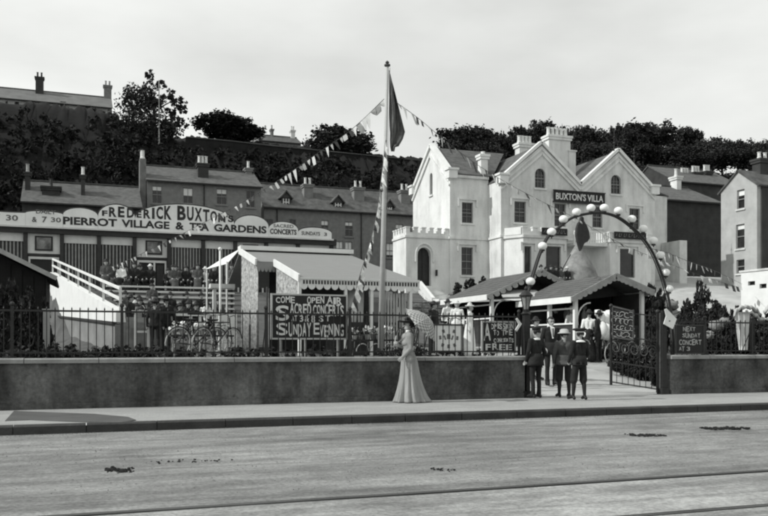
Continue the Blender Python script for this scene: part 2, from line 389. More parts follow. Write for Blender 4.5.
while x < 26:
    w = rnd.uniform(.85, 1.15); mb = MB(); d = rnd.uniform(-.006, .006)
    mb.prism([(13.545+d, -.02), (13.722, -.02), (13.722, .139), (13.575+d, .139), (13.545+d, .115)], 'x', x+.006, x+w-.006); mb.build('kerb_stone', M_kerb, kerb); x += w

# ------------------------------------------------------------------ front walls with railings
WY = 16.9; WT = .98
def front_wall(x0, x1, label, gap=None):
    t = thing('boundary_wall', ((x0+x1)/2, WY+.17, .13), label, 'wall')
    mb = MB(); mb.box(x0, x1, WY+.03, WY+.35, 0, WT); mb.build('wall_body', M_rwall, t)
    mb = MB(); mb.box(x0+.01, x1-.01, WY-.005, WY+.0285, .02, .24); mb.build('plinth', M_rwall, t)
    x = x0
    while x < x1-.1:
        w = min(rnd.uniform(1.1, 1.5), x1-x)
        if x1-x-w < .4: w = x1-x
        d = rnd.uniform(-.005, .005); mb = MB()
        mb.prism([(WY-.03+d, WT+.002), (WY+.4, WT+.002), (WY+.4, WT+.07), (WY+.36, WT+.095+d), (WY+.01, WT+.095+d), (WY-.03+d, WT+.07)], 'x', x+.006, x+w-.006)
        mb.build('coping_stone', M_cope, t); x += w
    return t
XL0, XL1 = -6.0, atY(527, 400, WY).x
XR0 = atY(671, 400, WY).x; XR1 = 27
front_wall(XL0, XL1, 'long low rendered wall with pale coping left of the gateway')
front_wall(XR0, XR1, 'low rendered wall right of the gateway with bright end face')
ZB, ZR = WT+.095, 1.98
def railing(x0, x1, posts, label, step=.147, zr=ZR, m=M_iron):
    y = WY+.18; t = thing('iron_railing', ((x0+x1)/2, y, ZB), label, 'railing')
    for z, h in ((zr-.02, .035), (ZB+.1, .028)):
        mb = MB(); mb.box(x0, x1, y-.016, y+.016, z-h/2, z+h/2); mb.build('rail', m, t)
    proto = None; k = 0; x = x0+.07
    while x < x1:
        if min([abs(x-p) for p in posts]+[9]) > .06:
            if proto is None:
                mb = MB(); mb.tube([(0,0,ZB), (0,0,zr)], .0095, 6)
                mb.tube([(0,0,zr), (0,0,zr+.02), (0,0,zr+.06)], [.010, .017, .002], 6); proto = mb.build('bar', m, t, loc=(0,0,0)); proto.location = Vector((x, y, 0))-t.location; 
            else: meshcopy(proto, 'bar', Vector((x, y, 0))-t.location, t)
        x += step
    for p in posts:
        mb = MB(); mb.box(p-.026, p+.026, y-.026, y+.026, ZB-.02, zr+.06); mb.sphere((p, y, zr+.1), .045, 8, 6)
        mb.box(p-.07, p+.07, y-.06, y+.06, ZB-.001, ZB+.03); mb.tube([(p, y+.02, zr-.15), (p, y+.42, ZB-.05)], .011, 5); mb.build('post', m, t)
    return t
pp = [atY(px, 340, WY+.18).x for px in (12, 122, 266, 350, 430, 519)]
railing(XL0, XL1-.12, [-4.2]+pp, 'black iron railing of thin spiked bars along the left wall')
railing(XR0+.1, XR1, [atY(px, 340, WY+.18).x for px in (705, 752)]+[18.6, 22], 'thin black iron railing on the right wall beside the gate', .15, 1.9)

# ------------------------------------------------------------------ gate: posts, leaf, lantern arch
def gatepost(px, label, z1, w=.1):
    x = atY(px, 380, WY+.1).x; t = thing('gate_post', (x, WY+.1, .13), label, 'post'); y = WY+.1
    mb = MB(); mb.box(x-w/2, x+w/2, y-w/2, y+w/2, .1, z1); mb.box(x-w*.8, x+w*.8, y-w*.8, y+w*.8, .1, .28); mb.build('shaft', M_iron, t)
    return t, x, y
t, gx, gy = gatepost(526, 'dark iron gate post with ornate lantern head at left of entrance', 2.0, .14)
mb = MB(); mb.lathe([(.09, 2.0), (.12, 2.03), (.06, 2.07), (.07, 2.12)], (gx, gy, 0), 12); mb.build('cap', M_iron, t)
mb = MB()
for k in range(6):
    a = k*math.pi/3; mb.tube([(gx+.07*math.cos(a), gy+.07*math.sin(a), 2.12), (gx+.13*math.cos(a), gy+.13*math.sin(a), 2.42)], .009, 5)
mb.lathe([(.15, 2.42), (.16, 2.44), (.08, 2.53), (.03, 2.56), (.045, 2.6), (.005, 2.66)], (gx, gy, 0), 12)
lan = mb.build('lantern', M_iron, t)
mb = MB(); mb.lathe([(.06, 2.13), (.12, 2.41)], (gx, gy, 0), 6); mb.build('lantern_glass', mat('lantern_pane', .25, .3, 6, .15, 0), lan)
t2, gx2, gy2 = gatepost(663, 'pale edged iron gate post at right of entrance', 2.15, .13)
mb = MB(); mb.box(gx2-.1, gx2-.068, gy2-.03, gy2+.03, .13, 2.1); mb.build('hanging_stile', M_ironw, t2)
# leaf swung inward from the right post
A = Vector((gx2-.12, gy2+.05, 0)); B = atZ(611, 385, .33); B.z = 0; dv = (B-A).normalized(); L = (B-A).length
def gp(s, z): q = A+dv*s; zz = .13+(.16)*s/L; return (q.x, q.y, zz+z)
leaf = thing('iron_gate', A+Vector((0,0,.13)), 'tall black iron gate leaf swung inward behind the right post', 'gate')
for s in (0, L):
    mb = MB(); mb.bar(gp(s, .04), gp(s, 1.95), .05, .05); mb.sphere(gp(s, 2.0), .05, 8, 6); mb.build('stile', M_iron, leaf)
for z in (.12, .62, 1.28, 1.88):
    mb = MB(); mb.bar(gp(0, z), gp(L, z), .035, .03); mb.build('cross_rail', M_iron, leaf)
k = int(L/.13)
for i in range(1, k):
    mb = MB(); mb.tube([gp(i*L/k, .1), gp(i*L/k, 1.9)], .009, 5); mb.build('bar', M_iron, leaf)
for i in range(5):
    mb = MB(); c = (i+.5)*L/5; pts = [gp(c+.13*math.cos(a)*(1-a/14), 1.0+.18*math.sin(a)*(1-a/14)) for a in [q*.45 for q in range(20)]]; mb.tube(pts, .012, 5); mb.build('scroll', M_ironw, leaf)
# scrolled board on the gate
a0 = atY(612, 338, 0); 
sb = thing('scrolled_notice_board', gp(L*.75, 1.3), 'dark board of pale curling flourishes hung on the gate leaf', 'sign')
off = Vector((-dv.y, dv.x, 0)); off = off if off.dot(-A) > 0 else -off
def gq(s, z, o=.09): q = Vector(gp(s, z))+off*o; return tuple(q)
s0, s1 = L-.06, L*.50
mb = MB(); mb.slab(gq(s0, 1.22, .05), gq(s0, 2.02, .05), gq(s1, 1.95, .05), gq(s1, 1.22, .05), .025); mb.build('board', M_black, sb)
mb = MB()
for z in (1.235, 1.99): mb.bar(gq(s0, z), gq(s1, z-(.06 if z > 1.5 else 0)), .03, .035)
for s in (s0, s1): mb.bar(gq(s, 1.22), gq(s, 1.97), .035, .03)
mb.build('frame', M_ironw, sb)
mb = MB(); M_flour = mat('faded_paint', .25, .3, 9, .8, 0)
for r_ in range(4):
    for c_ in range(5):
        u = s1+(s0-s1)*(c_+.5)/5; z = 1.33+.165*r_; q0 = rnd.uniform(0, 6)
        pts = [gq(u+.09*math.cos(q0+a)*(1-a/8), z+.08*math.sin(q0+a)*(1-a/8)) for a in [q*.4 for q in range(12)]]; mb.tube(pts, .011, 4)
mb.build('flourish', M_flour, sb)
# lantern arch
AY = WY+.4
arch_px = [(524,326),(526.5,305),(529,290),(535,270),(541,252),(549,236),(561,226),(573,217.5),(590,213.3),(604,213),(618,217),(631,226),(643,238),(653,253),(661,272),(667,292),(671,312),(673,340)]
ap = [atY(px, py, AY) for px, py in arch_px]
arch = thing('lantern_arch', (ap[8].x, AY, .13), 'tall iron arch of round white globe lanterns over the gateway', 'arch')
def cr(pts, n=6):
    o = []
    for i in range(len(pts)-1):
        p0, p1, p2, p3 = pts[max(i-1, 0)], pts[i], pts[i+1], pts[min(i+2, len(pts)-1)]
        for k in range(n):
            u = k/n; o.append(.5*((2*p1)+(p2-p0)*u+(2*p0-5*p1+4*p2-p3)*u*u+(3*p1-p0-3*p2+p3)*u**3))
    return o+[pts[-1]]
full = [Vector((ap[0].x, AY, .1))]+ap+[Vector((ap[-1].x+.02, AY, .1))]
mb = MB(); mb.tube(cr(full), .032, 8); mb.build('arch_pipe', M_iron, arch, smooth=True)
mb = MB(); mb.tube([p+Vector((0,.09,0)) for p in cr(full)], .014, 6); mb.build('gas_pipe', M_iron, arch, smooth=True)
glob = [(530.5,281.4),(535.5,263.5),(542.6,246),(551.6,231.8),(563.5,219.2),(576.6,212.1),(591,208),(604.2,207.8),(618.4,210.8),(631.8,219),(643.2,228.8),(653.5,240.7),(660.5,255.1),(665.7,272.5),(669,288.8)]
mbg = MB(); mbg.sphere((0,0,0), .108, 16, 10, .86); gproto = None
for j, (px, py) in enumerate(glob):
    if j == 1: continue
    p = atY(px, py, AY); loc = p-arch.location
    if gproto is None:
        g = gproto = mbg.build('globe', M_globe, arch, loc=(0,0,0), smooth=True); g.location = loc
        cmb = MB(); cmb.lathe([(.05, -.12), (.055, -.09), (.03, -.08)], (0,0,0), 10); cmb.tube([(0,0,-.1), (0,0,-.16)], .014, 6); cp = cmb.build('holder', M_iron, g, loc=(0,0,0))
    else:
        g = meshcopy(gproto, 'globe', loc, arch); meshcopy(cp, 'holder', (0,0,0), g)
# ================================================================== BUILDINGS
class Bld:
    """one building: a root, solid walls with niches carved for its openings"""
    def __init__(s, name, loc, label, cat, group=None):
        s.t = thing(name, loc, label, cat, group); s.cut = MB()
    def opening(s, face, pl, c, w, z0, z1, kind='window', arch=False, nx=2, ny=3, depth=.22, fm=None, gm=None, sill=True, hood=False, blind=0):
        """face 'f': plane y=pl looking -Y, c is x.  face 'l': plane x=pl looking -X, c is y."""
        fm = fm or M_sash; gm = gm or M_glass; T = s.t
        def P(u, dp, z): return (c+u, pl+dp, z) if face == 'f' else (pl+dp, c-u, z)
        def outline(w_, za, zb, point=arch):
            if not point: return [(-w_/2, za), (w_/2, za), (w_/2, zb), (-w_/2, zb)]
            sp = zb-w_*.55; o = [(-w_/2, za), (w_/2, za)]
            for k in range(9):
                a = math.pi*k/8; o.append((w_/2*math.cos(a), sp+w_*.55*math.sin(a)**.9 if 0 < k < 8 else sp))
            return o
        def ext(mb, o, d0, d1):
            n = len(o); vs = [P(u, d0, z) for u, z in o]+[P(u, d1, z) for u, z in o]
            fs = [tuple(range(n)), tuple(range(2*n-1, n-1, -1))]+[(i, i+n, (i+1) % n+n, (i+1) % n) for i in range(n)]
            mb.add(vs, fs)
        ext(s.cut, outline(w, z0, z1), -.3, depth)
        if kind == 'void': return
        mb = MB(); ext(mb, outline(w-.006, z0+.003, z1-.003), depth-.03, depth-.003); wn = mb.build('window' if kind == 'window' else kind, gm, T)
        mb = MB(); fw = .055
        def fb(u0, u1, za, zb, d0=depth-.1, d1=depth-.034):
            o = [(u0, za), (u1, za), (u1, zb), (u0, zb)]; ext(mb, o, d0, d1)
        ztop = z1-w*.55 if arch else z1
        fb(-w/2+.004, -w/2+fw, z0+.004, ztop); fb(w/2-fw, w/2-.004, z0+.004, ztop); fb(-w/2+fw, w/2-fw, z0+.004, z0+fw*1.3)
        if not arch: fb(-w/2+fw, w/2-fw, z1-fw, z1-.004)
        zm = (z0+z1)/2
        if kind == 'window' and ny > 1: fb(-w/2+fw, w/2-fw, zm-.03, zm+.03, depth-.11, depth-.045)
        for k in range(1, nx): u = -w/2+w*k/nx; fb(u-.014, u+.014, z0+fw*1.3, z1-fw, depth-.085, depth-.04)
        for k in range(1, ny):
            z = z0+(z1-z0)*k/ny
            if abs(z-zm) > .1: fb(-w/2+fw, w/2-fw, z-.014, z+.014, depth-.08, depth-.042)
        mb.build('frame', fm, wn)
        if blind:
            mb = MB(); ext(mb, [(-w/2+.01, z1-(z1-z0)*blind), (w/2-.01, z1-(z1-z0)*blind), (w/2-.01, z1-.01), (-w/2+.01, z1-.01)], depth-.038, depth-.031)
            mb.build('blind', M_canvasw, wn)
        if sill:
            mb = MB(); ext(mb, [(-w/2-.1, z0-.12), (w/2+.1, z0-.12), (w/2+.1, z0-.005), (-w/2-.1, z0-.005)], -.09, .12); mb.build('sill', s.trim, T)
        if hood:
            mb = MB(); ext(mb, [(-w/2-.32, z1+.16), (w/2+.32, z1+.16), (w/2+.32, z1+.26), (-w/2-.32, z1+.26)], -.1, .06)
            for q in (-1, 1): ext(mb, sorted([(q*(w/2+.22), z1-.3), (q*(w/2+.32), z1-.3)])+sorted([(q*(w/2+.32), z1+.155), (q*(w/2+.22), z1+.155)], reverse=True), -.1, .06)
            mb.build('hood_mould', s.trim, T)
    trim = M_stucco
    def solid(s, name, mb, m):
        o = mb.build(name, m, s.t)
        if s.cut.v: carve(o, s.cut); s.cut = MB()
        return o
    def part(s, name, mb, m): return mb.build(name, m, s.t)
def chimney(T, cx, cy, z0, z1, w, d, pots, m, mp, ph=.55, bands=True, axis='x'):
    mb = MB(); mb.box(cx-w/2, cx+w/2, cy-d/2, cy+d/2, z0, z1)
    if bands: mb.box(cx-w/2-.09, cx+w/2+.09, cy-d/2-.09, cy+d/2+.09, z1-.32, z1-.14); mb.box(cx-w/2-.14, cx+w/2+.14, cy-d/2-.14, cy+d/2+.14, z1-.137, z1+.02)
    ch = mb.build('chimney', m, T)
    for k in range(pots):
        u = (k+.5)/pots-.5; x, y = (cx+u*w, cy) if axis == 'x' else (cx, cy+u*d)
        mb = MB(); mb.lathe([(.15, z1+.018), (.17, z1+.1), (.13, z1+.2), (.12, z1+ph-.1), (.16, z1+ph), (.11, z1+ph+.01)], (x, y, 0), 10); mb.build('chimney_pot', mp, ch)
    return ch
M_pot = mat('clay_pot', .30, .25, 4, .8)
M_potw = mat('pale_pot', .62, .15, 4, .8)

# ------------------------------------------------------------------ Buxton's villa
YT, YM = 53.0, 51.1
XT = atY(450, 300, YT).x; XM0 = atY(501, 300, YM).x; XM1 = atY(655, 300, YM).x; XM = (XM0+XM1)/2
ZG = 4.3; E = 12.45; PK = 15.05; ET = 12.9; PT = 15.45
V = Bld('villa', ((XT+XM1)/2, YM, 4.9), 'large white twin gabled villa with pointed arched porch and bay windows', 'house')
v = V.t
def win(pxa, pxb, pya, pyb, y, **k):
    a = atY(pxa, pya, y); b = atY(pxb, pyb, y); V.opening('f', y, (a.x+b.x)/2, b.x-a.x, b.z, a.z, **k)
# main block
win(514.5, 526, 201, 223, YM, nx=2, ny=3, hood=True); win(554.5, 566, 203, 227, YM, hood=True)
win(592.5, 602.5, 206, 228, YM, hood=False); win(629.5, 640, 208, 230, YM, hood=True)
win(535, 545.5, 168, 188.5, YM, arch=True, nx=3, ny=3); win(611, 621, 174.5, 194.5, YM, arch=True, nx=3, ny=3)
win(601, 609, 248, 272, YM)
mb = MB(); a1, a2 = (XM0+XM)/2, (XM+XM1)/2
mb.prism([(XM0, ZG-.6), (XM1, ZG-.6), (XM1, E), (a2, PK-.05), (XM, E), (a1, PK-.05), (XM0, E)], 'y', YM, YM+9)
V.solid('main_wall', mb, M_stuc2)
# tower wing to the left with its gable on the lit side
win(462, 473, 202, 223.5, YT, hood=True); win(461.5, 473, 247, 275.5, YT, hood=True, nx=2, ny=4)
GY = atX(413, 300, XT).y; gm_ = (YT+GY)/2
z_a = atX(431, 173, XT).z; V.opening('l', XT, gm_-.1, .5, atX(431, 195, XT).z, z_a, arch=True, nx=1, ny=1)
mb = MB(); mb.prism([(YT, ZG-.6), (GY, ZG-.6), (GY, ET+.1), (gm_, PT-.05), (YT, ET+.1)], 'x', XT, XM0+.02)
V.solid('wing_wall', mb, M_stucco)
# roofs
for i, (xa, xb) in enumerate(((XM0, XM), (XM, XM1))):
    c = (xa+xb)/2
    for q, xe in ((-1, xa), (1, xb)):
        mb = MB(); mb.slab((c, YM+.3, PK+.02), (c, YM+9, PK+.02), (xe-q*(-.0) , YM+9, E+.04), (xe, YM+.3, E+.04), -.09) if False else mb.slab((c-q*.0, YM+.32, PK+.08), (c, YM+9.1, PK+.08), (xe+q*.05, YM+9.1, E+.02), (xe+q*.05, YM+.32, E+.02), .1)
        V.part('roof', mb, M_slate)
for q, ye in ((-1, YT), (1, GY)):
    mb = MB(); mb.slab((XT+.3, gm_, PT+.1), (XM0+3, gm_, PT+.1), (XM0+(.3 if q < 0 else 3), ye+q*.12, ET+.14), (XT+.3, ye+q*.12, ET+.14), .1); V.part('roof', mb, M_slate)
# copings along the gables
def coping(p, q, m=M_white, w=.42, h=.2):
    mb = MB(); mb.bar(p, q, w, h); V.part('coping', mb, m)
yc = YM+.12
for c, xa, xb in ((a1, XM0, XM), (a2, XM, XM1)):
    coping((xa-.02, yc, E+.12), (c, yc, PK+.2)); coping((c, yc, PK+.2), (xb+.02, yc, E+.12))
    mb = MB()
    for s_, xe in ((-1, xa), (1, xb)):
        k = .55/(PK-E)*abs(c-xa); e0 = xe+(.0 if xe in (XM0, XM1) else 0)
        mb.bar((e0-s_*.02, YM-.05, E-.62), (c, YM-.05, PK-.62), .1, .12)
        mb.bar((e0-s_*.02, YM-.03, E-.28), (c, YM-.03, PK-.28), .06, .1)
    V.part('gable_moulding', mb, M_stucco)
coping((XT+.1, YT-.1, ET+.1), (XT+.1, gm_, PT+.28), w=.42, h=.24); coping((XT+.1, gm_, PT+.28), (XT+.1, GY+.1, ET+.1), w=.42, h=.24)
mb = MB(); mb.bar((XT-.05, YT, ET-.65), (XT-.05, gm_, PT-.5), .12, .14); mb.bar((XT-.05, gm_, PT-.5), (XT-.05, GY, ET-.65), .12, .14); V.part('gable_moulding', mb, M_stucco)
for (x, y, z) in ((XT+.1, YT-.02, ET-.2), (XM0+.12, YM+.05, E-.25), (XM1-.12, YM+.05, E-.25), (XT+.1, GY, ET-.2)):
    mb = MB(); mb.box(x-.32, x+.32, y-.32, y+.3, z, z+.55); mb.box(x-.4, x+.4, y-.4, y+.36, z+.55, z+.68); V.part('kneeler', mb, M_white)
# eaves and string courses
mb = MB(); mb.box(XT+.45, XM0-.01, YT-.14, YT-.003, ET-.12, ET+.06); V.part('eaves_course', mb, M_stucco)
zs = atY(450, 237, YT).z
for (x0, x1, y0, y1) in ((XT-.08, XM0-.003, YT-.08, YT-.003), (XM0-.08, XM1+.08, YM-.08, YM-.003)):
    mb = MB(); mb.box(x0, x1, y0, y1, zs-.12, zs+.04); V.part('string_course', mb, M_stucco)
mb = MB(); mb.box(XT-.08, XT-.003, YT, GY, zs-.12, zs+.04); mb.box(XM0-.08, XM0-.003, YM, YT-.09, zs-.12, zs+.04); V.part('string_course', mb, M_stucco)
# porch
YP = 54.7-1.6
px0 = atY(406, 300, YP).x; GP = atX(393, 300, px0).y; zp = atY(412, 236, YP).z
a = atY(417.5, 247, YP); b = atY(431, 286, YP)
V.opening('f', YP, (a.x+b.x)/2, b.x-a.x, b.z, a.z, kind='door', arch=True, nx=2, ny=1, gm=M_dark, fm=M_dark, depth=.4, sill=False)
cx_ = (a.x+b.x)/2; wd = b.x-a.x
mb = MB(); mb.box(px0, XT-.003, YP, GP, ZG-.4, zp); V.solid('porch_wall', mb, M_stucco)
mb = MB(); pts = [(cx_-wd/2-.16, YP-.04, a.z-1.0)]+[(cx_+(wd/2+.16)*math.cos(math.pi-math.pi*k/10), YP-.04, a.z-.62+.86*math.sin(math.pi*k/10)**.85) for k in range(11)]+[(cx_+wd/2+.16, YP-.04, a.z-1.0)]
mb.tube(pts, .07, 6); V.part('door_hood', mb, M_stucco)
mb = MB(); mb.box(px0-.08, XT-.01, YP-.08, YP-.003, zp-.1, zp+.05); mb.box(px0-.08, px0-.003, YP, GP, zp-.1, zp+.05); V.part('string_course', mb, M_stucco)
def merlons(axis, fixed, u0, u1, z, m=M_stucco, n=5, w=.28, h=.42):
    mb = MB(); 
    if axis == 'x': mb.box(u0, u1, fixed, fixed+w, z, z+.25)
    else: mb.box(fixed, fixed+w, u0, u1, z, z+.25)
    V.part('parapet', mb, m); st = (u1-u0)/(2*n-1)
    for k in range(n):
        a_ = u0+2*k*st; mb = MB()
        if axis == 'x': mb.box(a_, a_+st, fixed+.004, fixed+w-.004, z+.252, z+.25+h); mb.box(a_-.03, a_+st+.03, fixed-.03, fixed+w+.03, z+.252+h, z+.33+h)
        else: mb.box(fixed+.004, fixed+w-.004, a_, a_+st, z+.252, z+.25+h); mb.box(fixed-.03, fixed+w+.03, a_-.03, a_+st+.03, z+.252+h, z+.33+h)
        V.part('merlon', mb, m)
merlons('x', YP+.003, px0+.003, XT-.02, zp+.003, n=6, w=.26, h=.3); merlons('y', px0+.003, YP+.3, GP, zp+.003, n=5, w=.26, h=.3)
mb = MB(); p = atY(436, 273, YP); mb.tube([(p.x, YP-.1, p.z-.2), (p.x, YP-.1, p.z+.2)], .08, 8); V.part('porch_lamp', mb, M_iron)
# canted bays with battlements
def bay(pxa, pxb, y, wins, zt):
    xa = atY(pxa, 300, y).x; xb = atY(pxb, 300, y).x; c = .9
    mb = MB(); mb.prism([(xa-.5, YM-.003), (xa+.25, y), (xb-.25, y), (xb+.5, YM-.003)][::-1], 'z', ZG-.5, zt)
    vs = mb; o = [(xa-.5, YM-.003), (xa+.25, y), (xb-.25, y), (xb+.5, YM-.003)]
    m2 = MB(); n = 4
    m2.v = [(p[0], p[1], ZG-.5) for p in o]+[(p[0], p[1], zt) for p in o]
    m2.f = [(3,2,1,0), (4,5,6,7), (0,1,5,4), (1,2,6,5), (2,3,7,6), (3,0,4,7)]; m2.m = [0]*6
    for (pa, pb, qa, qb) in wins:
        p = atY(pa, qa, y); q = atY(pb, qb, y); V.opening('f', y, (p.x+q.x)/2, q.x-p.x, q.z, p.z, nx=1, ny=1, hood=True, sill=False)
    V.solid('bay', m2, M_stucco)
    mb = MB(); oo = [(xa-.62, YM-.01), (xa+.2, y-.1), (xb-.2, y-.1), (xb+.62, YM-.01)]
    mb.v = [(p[0], p[1], zt+.003) for p in oo]+[(p[0], p[1], zt+.18) for p in oo]; mb.f = m2.f; mb.m = m2.m; V.part('bay_cornice', mb, M_stucco)
    merlons('x', y+.0, xa+.2, xb-.2, zt+.182, n=5, w=.25, h=.22, m=M_white)
    for xs_, xe_ in ((xa-.45, xa+.2), (xb+.45, xb-.2)):
        mb = MB(); mb.bar((xs_, YM-.1, zt+.45), (xe_, y+.12, zt+.45), .25, .5); V.part('parapet', mb, M_white)
zb = atY(540, 236, YM-1.2).z
bay(520, 570, YM-1.3, [(524.5, 531.5, 246, 276), (546, 561, 246, 276)], zb-.15)
bay(607, 654, YM-1.3, [(620, 635, 248.5, 278)], zb-.2)
# the side window of the left bay, white facet, and the balcony between
mb = MB(); mb.box(atY(572, 300, YM-1).x, atY(606, 300, YM-1).x, YM-1.2, YM-.01, zb-.5, zb-.32); V.part('balcony_floor', mb, M_stucco)
mb = MB(); bx0, bx1 = atY(573, 300, YM-1).x, atY(606, 300, YM-1).x
mb.box(bx0, bx1, YM-1.2, YM-1.1, zb+.42, zb+.5)
for k in range(15): x = bx0+(bx1-bx0)*k/14; mb.box(x-.03, x+.03, YM-1.18, YM-1.12, zb-.315, zb+.415)
V.part('balustrade', mb, M_white)
# right annex
ax0, ax1 = XM1+.003, atY(667, 300, 54).x; az = atY(660, 196, 54).z
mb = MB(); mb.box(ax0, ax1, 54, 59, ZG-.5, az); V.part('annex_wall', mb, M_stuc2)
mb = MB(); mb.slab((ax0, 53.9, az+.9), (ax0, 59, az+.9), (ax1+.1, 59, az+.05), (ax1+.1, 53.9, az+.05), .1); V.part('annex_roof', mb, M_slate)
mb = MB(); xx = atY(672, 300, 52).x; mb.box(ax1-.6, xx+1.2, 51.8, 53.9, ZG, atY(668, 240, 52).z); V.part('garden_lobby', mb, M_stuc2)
# chimneys
def chp(px, pyt, y): return atY(px, pyt, y)
p = chp(483.5, 155, YT+.25); chimney(v, p.x, YT+.36, ET-.4, p.z, .52, .5, 1, M_white, M_potw, .25)
a = chp(515.5, 137, YM+5); b = chp(533, 137, YM+5); z1 = chp(525, 143, YM+5).z
chimney(v, (a.x+b.x)/2, YM+5, E+.5, z1-.1, b.x-a.x-.3, .7, 4, M_stucco, M_potw, .6)
a = chp(545.5, 137, YM+3.2); b = chp(571, 137, YM+3.2); z1 = chp(555, 136, YM+3.2).z
ch = chimney(v, (a.x+b.x)/2, YM+3.4, E+.2, z1, b.x-a.x-.35, .8, 5, M_stucco, M_potw, .65)
mb = MB(); mb.box(b.x-.35, b.x+.22, YM+2.9, YM+3.9, E, z1-1.1); mb.box(b.x-.4, b.x+.3, YM+2.85, YM+3.95, z1-1.1, z1-1.0); mb.build('chimney_shoulder', M_stucco, ch)
# finials
for px, pt, pb, y in ((614, 131, 152, YM+.1), (634, 150, 163, YM+4)):
    a = atY(px, pt, y); b = atY(px, pb, y); mb = MB(); h = a.z-b.z
    mb.tube([(a.x, y, b.z-.3), (a.x, y, a.z)], [.05, .018], 6); mb.lathe([(.03, 0), (.11, .1), (.03, .2)], (a.x, y, b.z+h*.35), 8); mb.lathe([(.02, 0), (.08, .08), (.02, .16)], (a.x, y, b.z+h*.65), 8); V.part('finial', mb, M_dark)
# fascia sign: BUXTON'S VILLA
y = YM-.12; a = atY(553.5, 191, y); b = atY(604.5, 203, y); zc0 = b.z; zc1 = atY(604, 194, y).z
zc0 = atY(580, 202.2, y).z; zc1 = atY(580, 193, y).z
sg = thing('house_sign', ((a.x+b.x)/2, y, zc0), "long black board lettered BUXTON'S VILLA between the attic windows", 'sign')
mb = MB(); mb.box(a.x, b.x, y-.06, y, zc0-.05, zc1+.05); mb.build('board', M_black, sg)
mb = MB(); mb.box(a.x-.05, b.x+.05, y-.09, y-.003, zc0-.12, zc0-.053); mb.box(a.x-.05, b.x+.05, y-.09, y-.003, zc1+.053, zc1+.11); mb.build('frame', M_dark, sg)
letters('lettering', "BUXTON'S VILLA", a.x+.15, b.x-.15, y-.062, zc0+.08, zc1-.08, M_letter, sg, .02)
for pa, pb, pt, lab in ((541.5, 567, 227.5, 'dark name board on the parapet of the left bay'), (614, 646, 231.5, 'dark name board on the parapet of the right bay')):
    y = YM-1.5; a = atY(pa, pt, y); b = atY(pb, pt+8.5, y)
    sg = thing('parapet_board', ((a.x+b.x)/2, y, b.z), lab, 'sign')
    mb = MB(); mb.box(a.x, b.x, y-.05, y, b.z, a.z); mb.build('board', M_black, sg)
    mb = MB()
    for k in range(12):
        u = a.x+.2+(b.x-a.x-.4)*k/11; mb.bar((u-.06, y-.056, b.z+.15), (u+rnd.uniform(-.05, .08), y-.056, a.z-.13), .04, .01); 
        if k % 2: mb.bar((u-.06, y-.056, b.z+.15), (u+.08, y-.056, b.z+.15), .01, .04)
    mb.build('worn_marks', M_woodm, sg)

